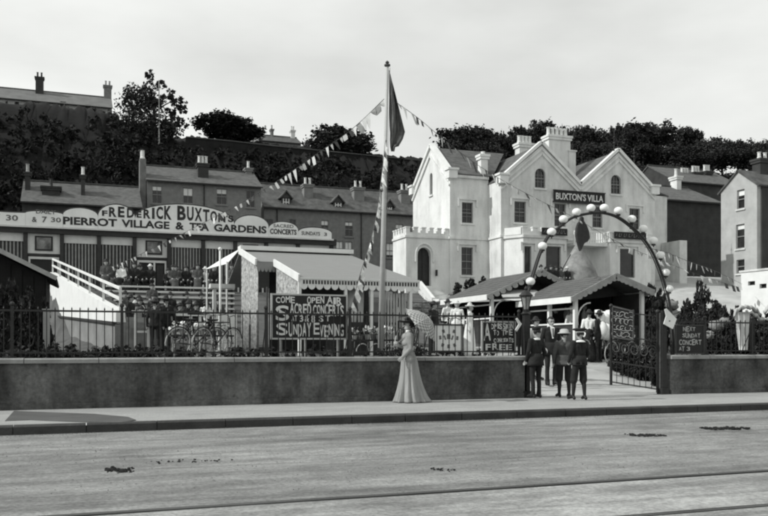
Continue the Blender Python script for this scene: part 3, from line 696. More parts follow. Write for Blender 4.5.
# ------------------------------------------------------------------ terraced houses behind
class H(Bld): pass
def house(name, px0, px1, y, dy, zb, pye, pyr, wm, rm, label, wins=(), chims=(), dorm=(), trim=None, group=None, pipe=(), wf=None):
    """front eaves seen at row pye under px0, ridge at pyr"""
    x0 = atY(px0, 300, y).x; x1 = atY(px1, 300, y).x; ze = atY(px0, pye, y).z; zr = atY(px0, pyr, y+dy/2).z
    h = H(name, ((x0+x1)/2, y, zb), label, 'house', group); h.trim = trim or wm
    for (a, b, t, u, *bl) in wins:
        p = atY(a, t, y); q = atY(b, u, y); h.opening('f', y, (p.x+q.x)/2, q.x-p.x, q.z, p.z, nx=2, ny=2, blind=bl[0] if bl else 0, fm=wf or M_sash, depth=.15)
    mb = MB(); mb.prism([(y, zb-1), (y+dy, zb-1), (y+dy, ze), (y+dy/2, zr-.06), (y, ze)], 'x', x0, x1); h.solid('wall', mb, wm)
    mb = MB(); mb.slab((x0-.1, y-.3, ze-.05), (x1+.1, y-.3, ze-.05), (x1+.1, y+dy/2, zr+.05), (x0-.1, y+dy/2, zr+.05), .12); r = h.part('roof', mb, rm)
    mb = MB(); mb.slab((x0-.1, y+dy/2, zr+.05), (x1+.1, y+dy/2, zr+.05), (x1+.1, y+dy+.3, ze-.05), (x0-.1, y+dy+.3, ze-.05), .12); h.part('roof', mb, rm)
    mb = MB(); mb.box(x0-.1, x1+.1, y-.40, y-.305, ze-.18, ze-.06); h.part('gutter', mb, M_dark)
    mb = MB(); mb.bar((x0-.1, y+dy/2, zr+.1), (x1+.1, y+dy/2, zr+.1), .25, .12); mb.build('ridge_tiles', M_slate2, r)
    for px in pipe: x = atY(px, 300, y).x; mb = MB(); mb.tube([(x, y-.1, zb), (x, y-.1, ze-.2)], .06, 6); h.part('drainpipe', mb, M_dark)
    for (a, b, t, u, npots, fy, cm, pm) in chims:
        yy = y+fy*dy; p = atY(a, t, yy-.4); q = atY(b, u, yy-.4)
        chimney(h.t, (p.x+q.x)/2, yy, q.z-1.5, p.z, q.x-p.x, .9, npots, cm, pm, .75)
    for (a, b, t, u) in dorm:
        yf = y+.5; p = atY(a, t, yf); q = atY(b, u, yf); c = (p.x+q.x)/2; w = (q.x-p.x)*.8; zt = p.z-.7
        mb = MB(); mb.box(c-w/2, c+w/2, yf, yf+3, q.z-.4, zt); d = h.part('dormer', mb, M_brickd)
        mb = MB()
        mb.slab((c-w/2-.25, yf-.25, zt-.12), (c, yf-.25, zt+.7), (c, yf+3.5, zt+.7), (c-w/2-.25, yf+3.5, zt-.12), .1)
        mb.slab((c, yf-.25, zt+.7), (c+w/2+.25, yf-.25, zt-.12), (c+w/2+.25, yf+3.5, zt-.12), (c, yf+3.5, zt+.7), .1)
        mb.prism([(c-w/2, zt), (c+w/2, zt), (c, zt+.55)], 'y', yf+.002, yf+.2); mb.build('dormer_roof', M_slate2, d)
        mb = MB(); mb.box(c-w*.33, c+w*.33, yf-.03, yf-.004, q.z, zt-.15); mb.build('dormer_window', M_glass, d)
        mb = MB(); ww = w*.33
        mb.box(c-ww, c-ww+.08, yf-.06, yf-.032, q.z, zt-.15); mb.box(c+ww-.08, c+ww, yf-.06, yf-.032, q.z, zt-.15); mb.box(c-.04, c+.04, yf-.06, yf-.032, q.z, zt-.15)
        mb.box(c-ww, c+ww, yf-.07, yf-.033, (q.z+zt-.15)/2-.04, (q.z+zt-.15)/2+.04); mb.box(c-ww-.06, c+ww+.06, yf-.09, yf-.033, q.z-.14, q.z-.01); mb.build('dormer_frame', M_white, d)
    return h, x0, x1, ze, zr
M_brickm = mat('mid_brick', .19, .2, 2.5, .9, .4, 12)
hA, xa0, xa1, ze_, zr_ = house('terraced_house', 147, 261, 78, 8, 7, 179.5, 166, M_brickm, M_slate, 'grey brick house with plain slate roof above the big arched sign',
    wins=[(152, 162, 185.5, 204, .25), (183, 193, 187.5, 204, .5), (216.5, 227, 188.5, 205, .3), (246, 255, 190.5, 208)],
    chims=[(198, 208.5, 163, 176, 3, .22, M_brickd, M_potw), (246, 252, 168, 173, 1, .5, M_brickm, M_potw)], pipe=(204,))
# tall side stack at its left gable
p = atY(140, 158, 78); q = atY(146.3, 230, 78)
mb = MB(); mb.box(p.x, q.x, 78.2, 79.4, 6, p.z); c_ = mb.build('gable_chimney', M_brick, hA.t)
for k in range(2):
    mb = MB(); mb.lathe([(.2, 0), (.24, .12), (.17, .2), (.16, .75), (.2, .8)], (q.x-.28, 78.5+.6*k, p.z), 8); mb.build('chimney_pot', M_potw, c_)
hB, *_ = house('terraced_row', 264, 440, 84, 8, 8, 206.5, 184, M_brickm, M_slate2, 'long row of dark slated houses with dormers beside the white villa',
    wins=[(263.5+1, 273, 219, 232), (289, 296, 219, 232), (321, 328.5, 220, 236, .3), (345, 353, 221.5, 237, .25), (395.5, 403, 224, 238, .3), (336, 343, 241, 256, .9), (345, 352, 241.5, 257, .9), (288, 296, 240, 255, .5), (386, 394, 243, 258, .8)],
    chims=[(304, 313, 184, 200, 2, .28, M_brickm, M_potw), (354, 364, 187, 203, 2, .28, M_brickm, M_potw), (401, 410, 190, 206, 2, .28, M_brickm, M_potw)],
    dorm=[(280, 292, 190, 206), (332, 344, 194.5, 207.5), (384.5, 394, 199, 211)], pipe=(277, 361))
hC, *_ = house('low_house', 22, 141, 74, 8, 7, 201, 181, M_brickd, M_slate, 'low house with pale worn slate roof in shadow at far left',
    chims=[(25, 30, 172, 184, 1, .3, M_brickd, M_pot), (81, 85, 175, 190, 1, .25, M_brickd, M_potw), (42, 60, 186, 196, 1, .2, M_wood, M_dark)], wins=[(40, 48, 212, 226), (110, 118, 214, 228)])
# house on the skyline, left
hD, *_ = house('hilltop_house', -30, 112, 130, 9, 33, 95, 85, mat('hill_render', .34, .2, 1, .9), mat('hill_slate', .14, .2, .8, .85), 'long pale house with two chimneys on the dark hilltop',
    chims=[(35.5, 43.5, 76.5, 90, 2, .4, M_brickd, M_dark), (104, 111.5, 85, 98, 2, .5, M_brickm, M_pot)], wins=[(60, 66, 101, 109), (85, 91, 104, 111)])
hE, *_ = house('distant_house', 259, 301, 142, 7, 28, 140, 135, M_brickm, M_slate2, 'small distant house roof between two round hill trees',
    chims=[(271, 273.5, 129, 137, 1, .5, M_brickm, M_pot), (291, 295, 130, 138, 2, .5, M_stucco, M_potw)])
# dark house right of the villa
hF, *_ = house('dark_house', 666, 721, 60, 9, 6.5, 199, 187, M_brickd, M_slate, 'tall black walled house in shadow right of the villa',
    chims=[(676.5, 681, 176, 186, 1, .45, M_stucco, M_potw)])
hF2, *_ = house('slated_house', 676, 740, 72, 9, 7, 181, 168.5, M_brickd, M_slate, 'slate roofed house with rows of pale chimney pots behind the dark house',
    chims=[(683, 691, 174, 182, 3, .35, M_brickd, M_potw), (694, 702, 172, 180, 3, .35, M_brickd, M_potw), (706, 712, 171, 179, 3, .35, M_brickd, M_potw)])
# right-hand gabled house, lit gable to the left, dark front
X2 = atY(757, 300, 48).x; G2 = atX(721, 300, X2).y
K = Bld('gabled_house', (X2+4, 49.5, 6), 'tall gabled house at the right edge with bright side and dark front', 'house'); K.trim = M_stuc2
def kwin(pa, pb, ta, tb, **k):
    p = atX(pa, ta, X2); q = atX(pb, tb, X2); K.opening('l', X2, (p.y+q.y)/2, abs(p.y-q.y), q.z, p.z, depth=.18, **k)
kwin(737, 744.5, 190.5, 208, nx=1, ny=2, blind=.3); kwin(736, 744.5, 225, 248, nx=1, ny=2, blind=.2); kwin(736.5, 744.5, 260, 273, nx=1, ny=2)
zp2 = atX(741, 170.5, X2).z; ze2 = atX(722, 192, X2).z; ym2 = (48+G2)/2
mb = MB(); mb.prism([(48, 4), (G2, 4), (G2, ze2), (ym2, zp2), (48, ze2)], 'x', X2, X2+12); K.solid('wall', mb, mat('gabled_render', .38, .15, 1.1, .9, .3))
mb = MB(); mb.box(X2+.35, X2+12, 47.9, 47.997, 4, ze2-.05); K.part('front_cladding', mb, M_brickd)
for ya in (48, G2):
    s_ = -1 if ya == 48 else 1
    mb = MB(); mb.slab((X2-.12, ym2, zp2+.1), (X2+12.2, ym2, zp2+.1), (X2+12.2, ya+s_*.3, ze2-.1), (X2-.12, ya+s_*.3, ze2-.1), .12); K.part('roof', mb, M_slate2)
chimney(K.t, X2+2.2, ym2, zp2-.6, zp2+1.0, 1.1, .8, 2, M_brickd, M_potw)
# whitewashed shed, lower right
XS = 32.3; a = atX(741, 273, XS); b = atX(741, 301, XS)
S = Bld('whitewashed_shed', (XS+3, a.y-3, gz(XS, a.y-3)), 'low brilliant whitewashed shed with small dark vents at right edge', 'shed'); S.trim = M_white
for pa, pb, ta, tb in ((748, 755, 281.5, 285), (759.5, 766.5, 284, 288)):
    p = atX(pa, ta, XS); q = atX(pb, tb, XS); S.opening('l', XS, (p.y+q.y)/2, abs(p.y-q.y), q.z, p.z, kind='vent', nx=1, ny=1, fm=M_dark, gm=M_dark, sill=False)
mb = MB(); mb.prism([(a.y, 1), (a.y-6.5, 1), (a.y-6.5, a.z-.05), (a.y, a.z)], 'x', XS, XS+6); S.solid('wall', mb, M_white)
mb = MB(); mb.slab((XS-.05, a.y+.1, a.z+.12), (XS+6.2, a.y+.1, a.z+.5), (XS+6.2, a.y-6.7, a.z+.45), (XS-.05, a.y-6.7, a.z+.07), .1); S.part('roof', mb, M_stuc2)
# hill boundary wall
HWY = 112.0; pts = []
for px, py in ((186, 137.5), (230, 141.5), (270, 146), (310, 150), (350, 154), (385, 157.5), (430, 162)):
    pts.append(atY(px, py, HWY))
hw = thing('hill_wall', (pts[3].x, HWY, 27), 'long dark boundary wall with pale top along the hill crest', 'wall')
for p, q in zip(pts, pts[1:]):
    mb = MB(); mb.add([(p.x, HWY, p.z-3.6), (q.x, HWY, q.z-3.6), (q.x, HWY+.5, q.z-3.6), (p.x, HWY+.5, p.z-3.6), (p.x, HWY, p.z), (q.x, HWY, q.z), (q.x, HWY+.5, q.z), (p.x, HWY+.5, p.z)],
        [(3,2,1,0),(4,5,6,7),(0,1,5,4),(1,2,6,5),(2,3,7,6),(3,0,4,7)]); mb.build('wall_length', mat('hill_masonry', .016, .3, .8, .95), hw)
    mb = MB(); mb.bar((p.x, HWY+.25, p.z+.07), (q.x-.01, HWY+.25, q.z+.07), .8, .14); mb.build('coping', mat('hill_coping', .10, .3, .5, .95), hw)
# ================================================================== PIERROT VILLAGE PAVILION
PY = 46.0
zsb = atY(100, 229.5, PY).z                       # underside of the sign
zfl = zsb-.34; zwb = zfl-.42; zfloor = 4.12
posts_px = [-45, -9, 25.5, 62, 99, 134.5, 169, 203, 235, 266, 297.5, 331]
X = [atY(p, 250, PY).x for p in posts_px]
pav = thing('pierrot_pavilion', ((X[0]+X[-1])/2, PY, zfloor), 'long open air pavilion of striped bays under the arched lettered sign', 'pavilion')
mb = MB(); mb.box(X[0], X[-1], PY+.12, PY+5, 3.0, zsb-.1); mb.build('back_building', M_brickd, pav)
mb = MB(); mb.box(X[0]-.2, X[-1]+.25, PY-.25, PY+.1, zfl, zsb-.003); mb.build('fascia', M_dark, pav)
mb = MB(); mb.slab((X[0]-.2, PY+.1, zsb-.05), (X[-1]+.3, PY+.1, zsb-.05), (X[-1]+.3, PY+5.2, zsb+.5), (X[0]-.2, PY+5.2, zsb+.5), .1); mb.build('roof', M_slate2, pav)
mb = MB(); mb.box(X[0], X[-1]+.4, PY-1.2, PY+.1, 3.2, zfloor); mb.build('platform', M_woodm, pav)
for x in X:
    mb = MB(); mb.box(x-.1, x+.1, PY-.16, PY+.04, zfloor, zfl-.003); mb.build('post', M_dark, pav)
M_bandw = mat('band_white', .62, .12, 2, .8)
M_stripel = mat('stripe_pale', .26, .2, 4, .8); M_striped = mat('stripe_dark', .035, .2, 4, .8)
for i in range(len(X)-1):
    a, b = X[i]+.103, X[i+1]-.103
    if i in (2, 5, 8):       # doorway bays with a picture board over
        mb = MB(); mb.box(a, b, PY+.02, PY+.06, zfl-1.0, zfl-.003); wb = mb.build('white_panel', M_bandw, pav)
        w = b-a; c = (a+b)/2+(.1 if i == 5 else 0)
        mb = MB(); mb.box(c-.42, c+.42, PY-.03, PY+.017, zfl-.85, zfl-.12); pic = mb.build('picture_board', M_black, pav)
        mb = MB(); mb.box(c-.34, c+.34, PY-.045, PY-.032, zfl-.78, zfl-.19); mb.build('painted_panel', mat('painted_picture', .03, .3, 2.6, .6, 0, v2=.30), pic)
        mb = MB(); mb.box(a, b, PY-.06, PY+.06, zfl-1.12, zfl-1.003); mb.build('lintel', M_dark, pav)
        mb = MB(); zt = zfl-1.16
        mb.box(a+.03, a+.12, PY-.02, PY+.05, zfloor, zt); mb.box(b-.12, b-.03, PY-.02, PY+.05, zfloor, zt); mb.box(a+.12, b-.12, PY-.02, PY+.05, zt-.12, zt)
        if i != 2: mb.box(c-.02, c+.07, PY-.02, PY+.05, zfloor, zt-.12)
        mb.build('door_frame', M_bandw, pav)
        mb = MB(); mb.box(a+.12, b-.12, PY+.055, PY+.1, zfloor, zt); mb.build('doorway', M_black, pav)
        if i != 2: mb = MB(); mb.box(c+.15, b-.2, PY+.0, PY+.053, zfloor+.2, zt-.25); mb.build('door_panel', M_dark, pav)
    else:
        mb = MB(); mb.box(a, b, PY-.01, PY+.04, zwb, zfl-.003); mb.build('white_band', M_bandw, pav)
        mb = MB(); mb.box(a, b, PY+.06, PY+.1, zfloor, zwb); mb.build('backing_boards', M_striped, pav)
        n = int((b-a)/.155); mb = MB()
        for k in range(n):
            u = a+(b-a)*(k+.5)/n; mb.box(u-.035, u+.035, PY+.03, PY+.058, zfloor, zwb-.003)
        stuff(mb.build('pale_laths', M_stripel, pav))
# the big sign
sg = thing('arched_sign', (X[5], PY-.3, zsb), "long cream arched sign lettered FREDERICK BUXTON'S PIERROT VILLAGE & TEA GARDENS", 'sign')
def archboard(pa, pb, pc, pt, base_h=.62):
    xa = atY(pa, 220, PY-.3).x; xb = atY(pb, 220, PY-.3).x; zt = atY(pc, pt, PY-.3).z; c = (xa+xb)/2; h = (xb-xa)/2; zb = zsb+base_h
    o = [(xa+.004, zsb), (xb-.004, zsb)]+[(c+(h-.004)*math.cos(math.pi*k/16), zb+(zt-zb)*math.sin(math.pi*k/16)) for k in range(17)]
    mb = MB(); mb.prism(o, 'y', PY-.34, PY-.28); bd = mb.build('sign_board', M_sign, sg)
    mb = MB(); mb.tube([(x, PY-.31, z+.03) for x, z in o[2:]], .035, 5); mb.build('edging', M_dark, bd)
archboard(-42, -8, -25, 208); archboard(-8, 25.5, 9, 212.5); archboard(25.5, 63, 44, 211.5); archboard(63, 98, 80, 208.3)
archboard(98, 135, 117, 204.8); archboard(135, 234, 176, 204.3); archboard(234, 268.5, 247, 215.5, .5); archboard(268.5, 298, 281, 222, .4); archboard(298, 331.5, 313, 227.7, .3)
mb = MB(); mb.box(X[0], X[-1]+.05, PY-.38, PY-.25, zsb-.09, zsb-.004); mb.build('sill_moulding', M_bandw, sg)
M_ink = mat('sign_ink', .03, .3, 6, .7, 0); M_inkg = mat('sign_ink_faded', .12, .3, 6, .7, 0)
zp0, zp1 = zsb+.13, zsb+.13+.40
def word(s, pa, pb, z0, z1, m=M_ink, bold=.045):
    letters('lettering', s, atY(pa, 225, PY-.34).x, atY(pb, 225, PY-.34).x, PY-.341, z0, z1, m, sg, bold)
for s, pa, pb in (('PIERROT', 63, 117), ('VILLAGE', 121.5, 169.5), ('&', 175.5, 184), ('TEA', 189.5, 209), ('GARDENS', 214, 266.5)): word(s, pa, pb, zp0, zp1)
frl = [('F',102,107.5,.28),('R',109,116.5,.50),('E',118,124.5,.55),('D',127,134,.50),('E',136.5,141.5,.33),('R',143.5,150.5,.48),('I',152,154.6,.58),('C',156.3,163,.66),('K',164.2,171.5,.72),
       ('B',177.3,185.8,.76),('U',187,193.6,.74),('X',194.6,202,.70),('T',203,209.4,.64),('O',210.3,217,.58),('N',218.2,225.4,.48),("'",226,227.6,.40),('S',228,233.5,.36)]
for ch, pa, pb, h in frl:
    z0 = zp1+.10+(.03 if h < .4 else 0); word(ch, pa, pb, z0+(h*.72 if ch == "'" else 0), z0+h, bold=.06)
for s, pa, pb, z0, z1 in (('7', -4, 0, .2, .5), ('30', 6, 18, .2, .48), ('DAILY', 36, 56, .62, .82), ('&', 32, 37, .18, .44), ('7', 42, 47, .18, .48), ('30', 51, 61, .22, .46)):
    word(s, pa, pb, zsb+z0, zsb+z1, M_inkg, .02)
word('SACRED', 273.5, 293.5, zsb+.50, zsb+.68, M_inkg, .01); word('CONCERTS', 270, 296.5, zsb+.13, zsb+.42, M_ink, .03); word('SUNDAYS', 301.5, 320, zsb+.15, zsb+.36, M_inkg, .02); word('3', 324, 327, zsb+.15, zsb+.34, M_inkg, .02)

# ------------------------------------------------------------------ stand of tiered benches
st = thing('tiered_stand', (4.0, 37.5, 1.8), 'bank of stepped plank seating below the striped pavilion', 'grandstand')
ROWS = []
for k in range(7):
    y = 41.5-.9*k; z = 4.10-.285*k; x0 = atY(106, 290, y).x; x1 = atY(234, 290, y).x; ROWS.append((y, z, x0, x1))
    mb = MB(); mb.box(x0, x1, y-.16, y+.16, z-.08, z); mb.build('bench_plank', M_bandw if k < 5 else M_woodm, st)
    mb = MB(); mb.box(x0, x1, y+.16, y+.55, z-.42, z-.38); mb.build('footboard', M_woodm, st)
    mb = MB(); mb.box(x0, x1, y+.18, y+.24, z-1.2, z-.42)
    for q in range(6): u = x0+.1+(x1-x0-.2)*q/5; mb.box(u-.04, u+.04, y-.1, y+.1, z-1.6, z-.053)
    mb.build('bench_frame', M_wood, st)
# ------------------------------------------------------------------ white sided stair on the left
A0 = atY(50, 270, 43.0); B0 = atY(116, 308, 25.2); dd = Vector((B0.x-A0.x, B0.y-A0.y, 0)); LL = dd.length; dd.normalize(); nn = Vector((-dd.y, dd.x, 0))
if nn.x > 0: nn = -nn
sw = thing('white_stair', (B0.x, B0.y, 1.3), 'broad stair behind a brilliant white sloping side wall with double handrail', 'stairs')
zA, zB_ = 4.75, 2.30; zA2, zB2 = 2.75, 1.97
def sp(s, z, o=0): q = Vector((A0.x, A0.y, 0))+dd*s+nn*o; return (q.x, q.y, z)
mb = MB(); mb.add([sp(0,zA2,0), sp(LL,zB2,0), sp(LL,zB2,-.25), sp(0,zA2,-.25), sp(0,zA,0), sp(LL,zB_,0), sp(LL,zB_,-.25), sp(0,zA,-.25)], [(3,2,1,0),(4,5,6,7),(0,1,5,4),(1,2,6,5),(2,3,7,6),(3,0,4,7)]); mb.build('side_wall', M_white, sw)
mb = MB(); mb.add([sp(0,.8,.03), sp(LL,.8,.03), sp(LL,.8,-.28), sp(0,.8,-.28), sp(0,zA2-.07,.03), sp(LL,zB2-.07,.03), sp(LL,zB2-.07,-.28), sp(0,zA2-.07,-.28)], [(3,2,1,0),(4,5,6,7),(0,1,5,4),(1,2,6,5),(2,3,7,6),(3,0,4,7)]); mb.build('footing_wall', M_stuc2 if False else mat('grey_footing', .20, .25, 1.5, .9, .4), sw)
mb = MB(); mb.bar(sp(0, zA2-.03, .06), sp(LL, zB2-.03, .06), .1, .07); mb.build('dark_band', M_dark, sw)
for h in (.32, .62):
    mb = MB(); mb.bar(sp(0, zA+h, -.12), sp(LL, zB_+h, -.12), .07, .07); mb.build('handrail', M_white, sw)
for k in range(7):
    s = LL*k/6; z = zA+(zB_-zA)*k/6; mb = MB(); mb.bar(sp(s, z, -.12), sp(s, z+.66, -.12), .07, .07); mb.build('baluster', M_white, sw)
for k in range(12):
    s = LL*(k+.5)/12; z = zA+(zB_-zA)*(k+.5)/12-.25; mb = MB()
    mb.add([sp(s-LL/24, .9, -.27), sp(s+LL/24, .9, -.27), sp(s+LL/24, .9, -1.6), sp(s-LL/24, .9, -1.6), sp(s-LL/24, z-.35, -.27), sp(s+LL/24, z-.35, -.27), sp(s+LL/24, z-.35, -1.6), sp(s-LL/24, z-.35, -1.6)], [(3,2,1,0),(4,5,6,7),(0,1,5,4),(1,2,6,5),(2,3,7,6),(3,0,4,7)]); mb.build('step', M_woodm, sw)
# dark timber hut at the far left
hx1 = atY(50, 300, 21).x
hut = thing('timber_hut', (-2.6, 21, 1.0), 'black timber hut with pale sloping bargeboard at far left', 'hut')
zr0 = atY(50, 276, 21).z; sl_ = (atY(3, 253, 21).z-zr0)/(hx1-atY(3, 253, 21).x); xr = -2.8; zr1 = zr0+sl_*(hx1-xr)
mb = MB(); mb.prism([(xr*2-hx1, .9), (hx1-.08, .9), (hx1-.08, zr0-.05), (xr, zr1-.05), (xr*2-hx1, zr0-.05)], 'y', 21, 24); mb.build('boarded_wall', mat('tarred_boards', .010, .4, 3, .9), hut)
for k in range(18):
    u = hx1-.1-k*.24; zz = zr0-.05+sl_*(hx1-.08-u) if u > xr else zr1-sl_*(xr-u)-.05; mb = MB(); mb.box(u-.23, u-.012, 20.975, 20.997, 1.0, zz-.08); mb.build('board', MATS['tarred_boards'], hut)
for s_ in (1, -1):
    xe = hx1 if s_ > 0 else xr*2-hx1; mb = MB(); mb.slab((xr, 20.75, zr1+.03), (xr, 24.2, zr1+.03), (xe+s_*.15, 24.2, zr0-.04), (xe+s_*.15, 20.75, zr0-.04), .05); mb.build('roof_slope', MATS['tarred_boards'], hut)
    mb = MB(); mb.bar((xr, 20.72, zr1+.0), (xe+s_*.15, 20.72, zr0-.07), .03, .1); mb.build('bargeboard', M_woodm if s_ < 0 else mat('worn_white', .33, .2, 4), hut)
mb = MB(); p = atY(46.5, 330, 20.3); mb.box(p.x-.07, p.x+.07, 20.2, 20.35, 1.0, atY(46, 311, 20.3).z); mb.box(p.x-.09, p.x+.09, 20.18, 20.37, atY(46, 311, 20.3).z, atY(46, 309, 20.3).z); tag(mb.build('stub_post', M_canvas, loc=(p.x, 20.3, 1)), 'short pale stub post standing beside the black hut', 'post')

# ------------------------------------------------------------------ canvas tea booth
M_cur = mat('patterned_curtain', .10, .3, 9, .95, .2, v2=.50); M_rf = mat('booth_canvas', .23, .08, 3, .95, .2, 8, (1, 5, 1))
bx_a, bx_b = 5.08, 5.63; bx1 = atY(411, 290, 22).x; yr, ym_, yf = 27.7, 25.0, 22.0
def rz_(y): return 3.12+(y-22)*(4.42-3.12)/5.7
bt = thing('tea_booth', (7, 22, 1.02), 'long canvas tea booth with white ridge, scalloped valance and patterned curtains', 'booth')
mb = MB(); mb.slab((bx_a, ym_, rz_(ym_)), (bx_a, yr, rz_(yr)), (bx1, yr, rz_(yr)), (bx1, ym_, rz_(ym_)), .03); mb.build('upper_roof', M_rf, bt)
mb = MB(); mb.slab((bx_b, yf, rz_(yf)), (bx_b, ym_-.004, rz_(ym_)), (bx1, ym_-.004, rz_(ym_)), (bx1+.25, yf, rz_(yf)), .03); mb.build('lower_roof', M_rf, bt)
mb = MB(); mb.slab((bx_a, yr+.0, rz_(yr)), (bx_a, yr+2.6, 3.4), (bx1, yr+2.6, 3.4), (bx1, yr, rz_(yr)), .03); mb.build('rear_roof', M_rf, bt)
mb = MB(); mb.bar((bx_a-.05, yr-.12, rz_(yr)+.05), (bx1+.05, yr-.12, rz_(yr)+.05), .5, .14); mb.build('ridge_board', M_white, bt)
for x, ya, yb in ((bx_a, ym_, yr), (bx_b, yf, ym_)):
    mb = MB(); mb.bar((x-.03, ya-.03, rz_(ya)-.02), (x-.03, yb, rz_(yb)-.02), .05, .2); mb.build('bargeboard', M_white, bt)
def curtain(x, ya, yb, za, zb, m, nf=14):
    mb = MB(); vs = []; n = nf*4
    for i in range(n+1):
        y = ya+(yb-ya)*i/n; o = .035*math.sin(i*math.pi/2+.3*math.sin(i)); zt = zb(y) if callable(zb) else zb
        vs += [(x+o, y, za), (x+o*.6, y, zt)]
    mb.add(vs, [(2*i, 2*i+2, 2*i+3, 2*i+1) for i in range(n)]); o = mb.build('curtain', m, bt, smooth=True); sd_ = o.modifiers.new('s', 'SOLIDIFY'); sd_.thickness = .01; return o
curtain(bx_a+.05, ym_+.05, yr-.1, 1.0, lambda y: rz_(y)-.1, M_cur); curtain(bx_b+.05, yf+.1, ym_-.05, 1.85, lambda y: rz_(y)-.1, M_cur)
def valance(x0, x1, y, zt, h, n, m, par, name='valance'):
    mb = MB(); st_ = (x1-x0)/n
    for k in range(n):
        a = x0+k*st_; vs = [(a, zt), (a, zt-h*.55)]+[(a+st_*(.5-.5*math.cos(math.pi*q/6)), zt-h*.55-h*.45*math.sin(math.pi*q/6)) for q in range(1, 6)]+[(a+st_, zt-h*.55), (a+st_, zt)]
        mb.prism(vs, 'y', y, y+.015)
    return mb.build(name, m, par)
valance(bx_a, bx_b+.02, ym_-.02, rz_(ym_)-.03, .28, 5, M_rf, bt)
vb = valance(bx_b, bx1+.25, yf-.02, rz_(yf)-.02, .30, 16, M_canvasw, bt)
mb = MB(); 
for k in range(40):
    u = bx_b+.08+k*.083; mb.box(u, u+.045, yf-.03, yf-.0215, rz_(yf)-.17, rz_(yf)-.07)
mb.build('valance_trim', M_dark, vb)
mb = MB(); mb.box(bx_b, bx1+.25, yf-.04, yf-.02, rz_(yf)-.05, rz_(yf)+.01); mb.build('eaves_strip', M_canvasw, bt)
for px in (300, 346, 372, 411):
    x = atY(px, 300, yf).x; mb = MB(); mb.box(x-.04, x+.04, yf, yf+.08, 1.0, rz_(yf)-.04); mb.build('post', M_white, bt)
for px, w in ((353, .3), (361, .2), (396, .16), (403, .12)):
    x = atY(px, 300, yf+.3).x; mb = MB(); mb.lathe([(w*.5, 1.05), (w*.38, 1.9), (w*.55, 2.9)], (x, yf+.35, 0), 12, 1, .5); mb.build('tied_curtain', M_canvas, bt, smooth=True)
x0 = atY(386, 300, yf).x; mb = MB()
for k in range(9): u = x0+k*.085; mb.box(u, u+.04, yf+.1, yf+.13, 1.0, 2.75)
mb.build('slatted_screen', M_canvas, bt)
mb = MB(); mb.box(bx_b+.1, bx1+.2, 26.2, 26.25, 1.0, 3.6); mb.build('back_cloth', M_wood, bt)
mb = MB(); mb.box(bx_b+.9, bx1-.3, yf+.2, yf+.7, 1.0, 1.95); mb.build('counter', M_wood, bt)
# white side stall left of the booth
ss = thing('white_stall', (5, 29, 1.2), 'small stall with white canvas end left of the tea booth', 'stall')
mb = MB(); mb.slab((5.3, 29, 4.6), (5.3, 32.2, 4.62), (4.55, 31.8, 4.12), (4.85, 28.9, 4.08), .02); mb.build('canvas_end', M_canvasw, ss)
mb = MB(); mb.slab((5.3, 29, 4.6), (5.3, 32.2, 4.6), (8.5, 32.2, 4.3), (8.5, 29, 4.3), .02); mb.build('canvas_roof', M_rf, ss)
for x, y in ((4.85, 28.9), (4.6, 31.8)): mb = MB(); mb.tube([(x, y, 1.1), (x, y, 4.15)], .035, 6); mb.build('pole', M_white, ss)
mb = MB(); mb.box(4.2, 5.0, 28.2, 28.6, 3.2, 3.34) ; mb.box(4.3, 4.4, 28.3, 28.5, 1.1, 3.2); mb.build('shelf', M_stuc2, ss)
p0 = atY(219, 330, 26); p1 = atY(237, 330, 26); mb = MB(); mb.box(p0.x, p1.x, 26, 26.4, 1.1, atY(220, 313, 26).z); mb.build('counter', M_white, ss)
mb = MB(); p = atY(220.5, 330, 27); q = atY(220, 249, 27); mb.tube([(p.x, 27, 1.1), (q.x, 27, q.z)], [.045, .03], 8); mb.sphere((q.x, 27, q.z), .06, 8, 6); tag(mb.build('white_pole', M_white, loc=(p.x, 27, 1.1), smooth=True), 'thin white pole standing at the left of the white stall', 'pole')
mb = MB(); p = atY(267, 330, 19.6); q = atY(267, 287, 19.6); mb.tube([(p.x, 19.6, 1.0), (q.x, 19.6, q.z)], [.03, .022], 8); tag(mb.build('thin_post', M_ironw, loc=(p.x, 19.6, 1.0)), 'thin upright post at the left edge of the concert board', 'post')

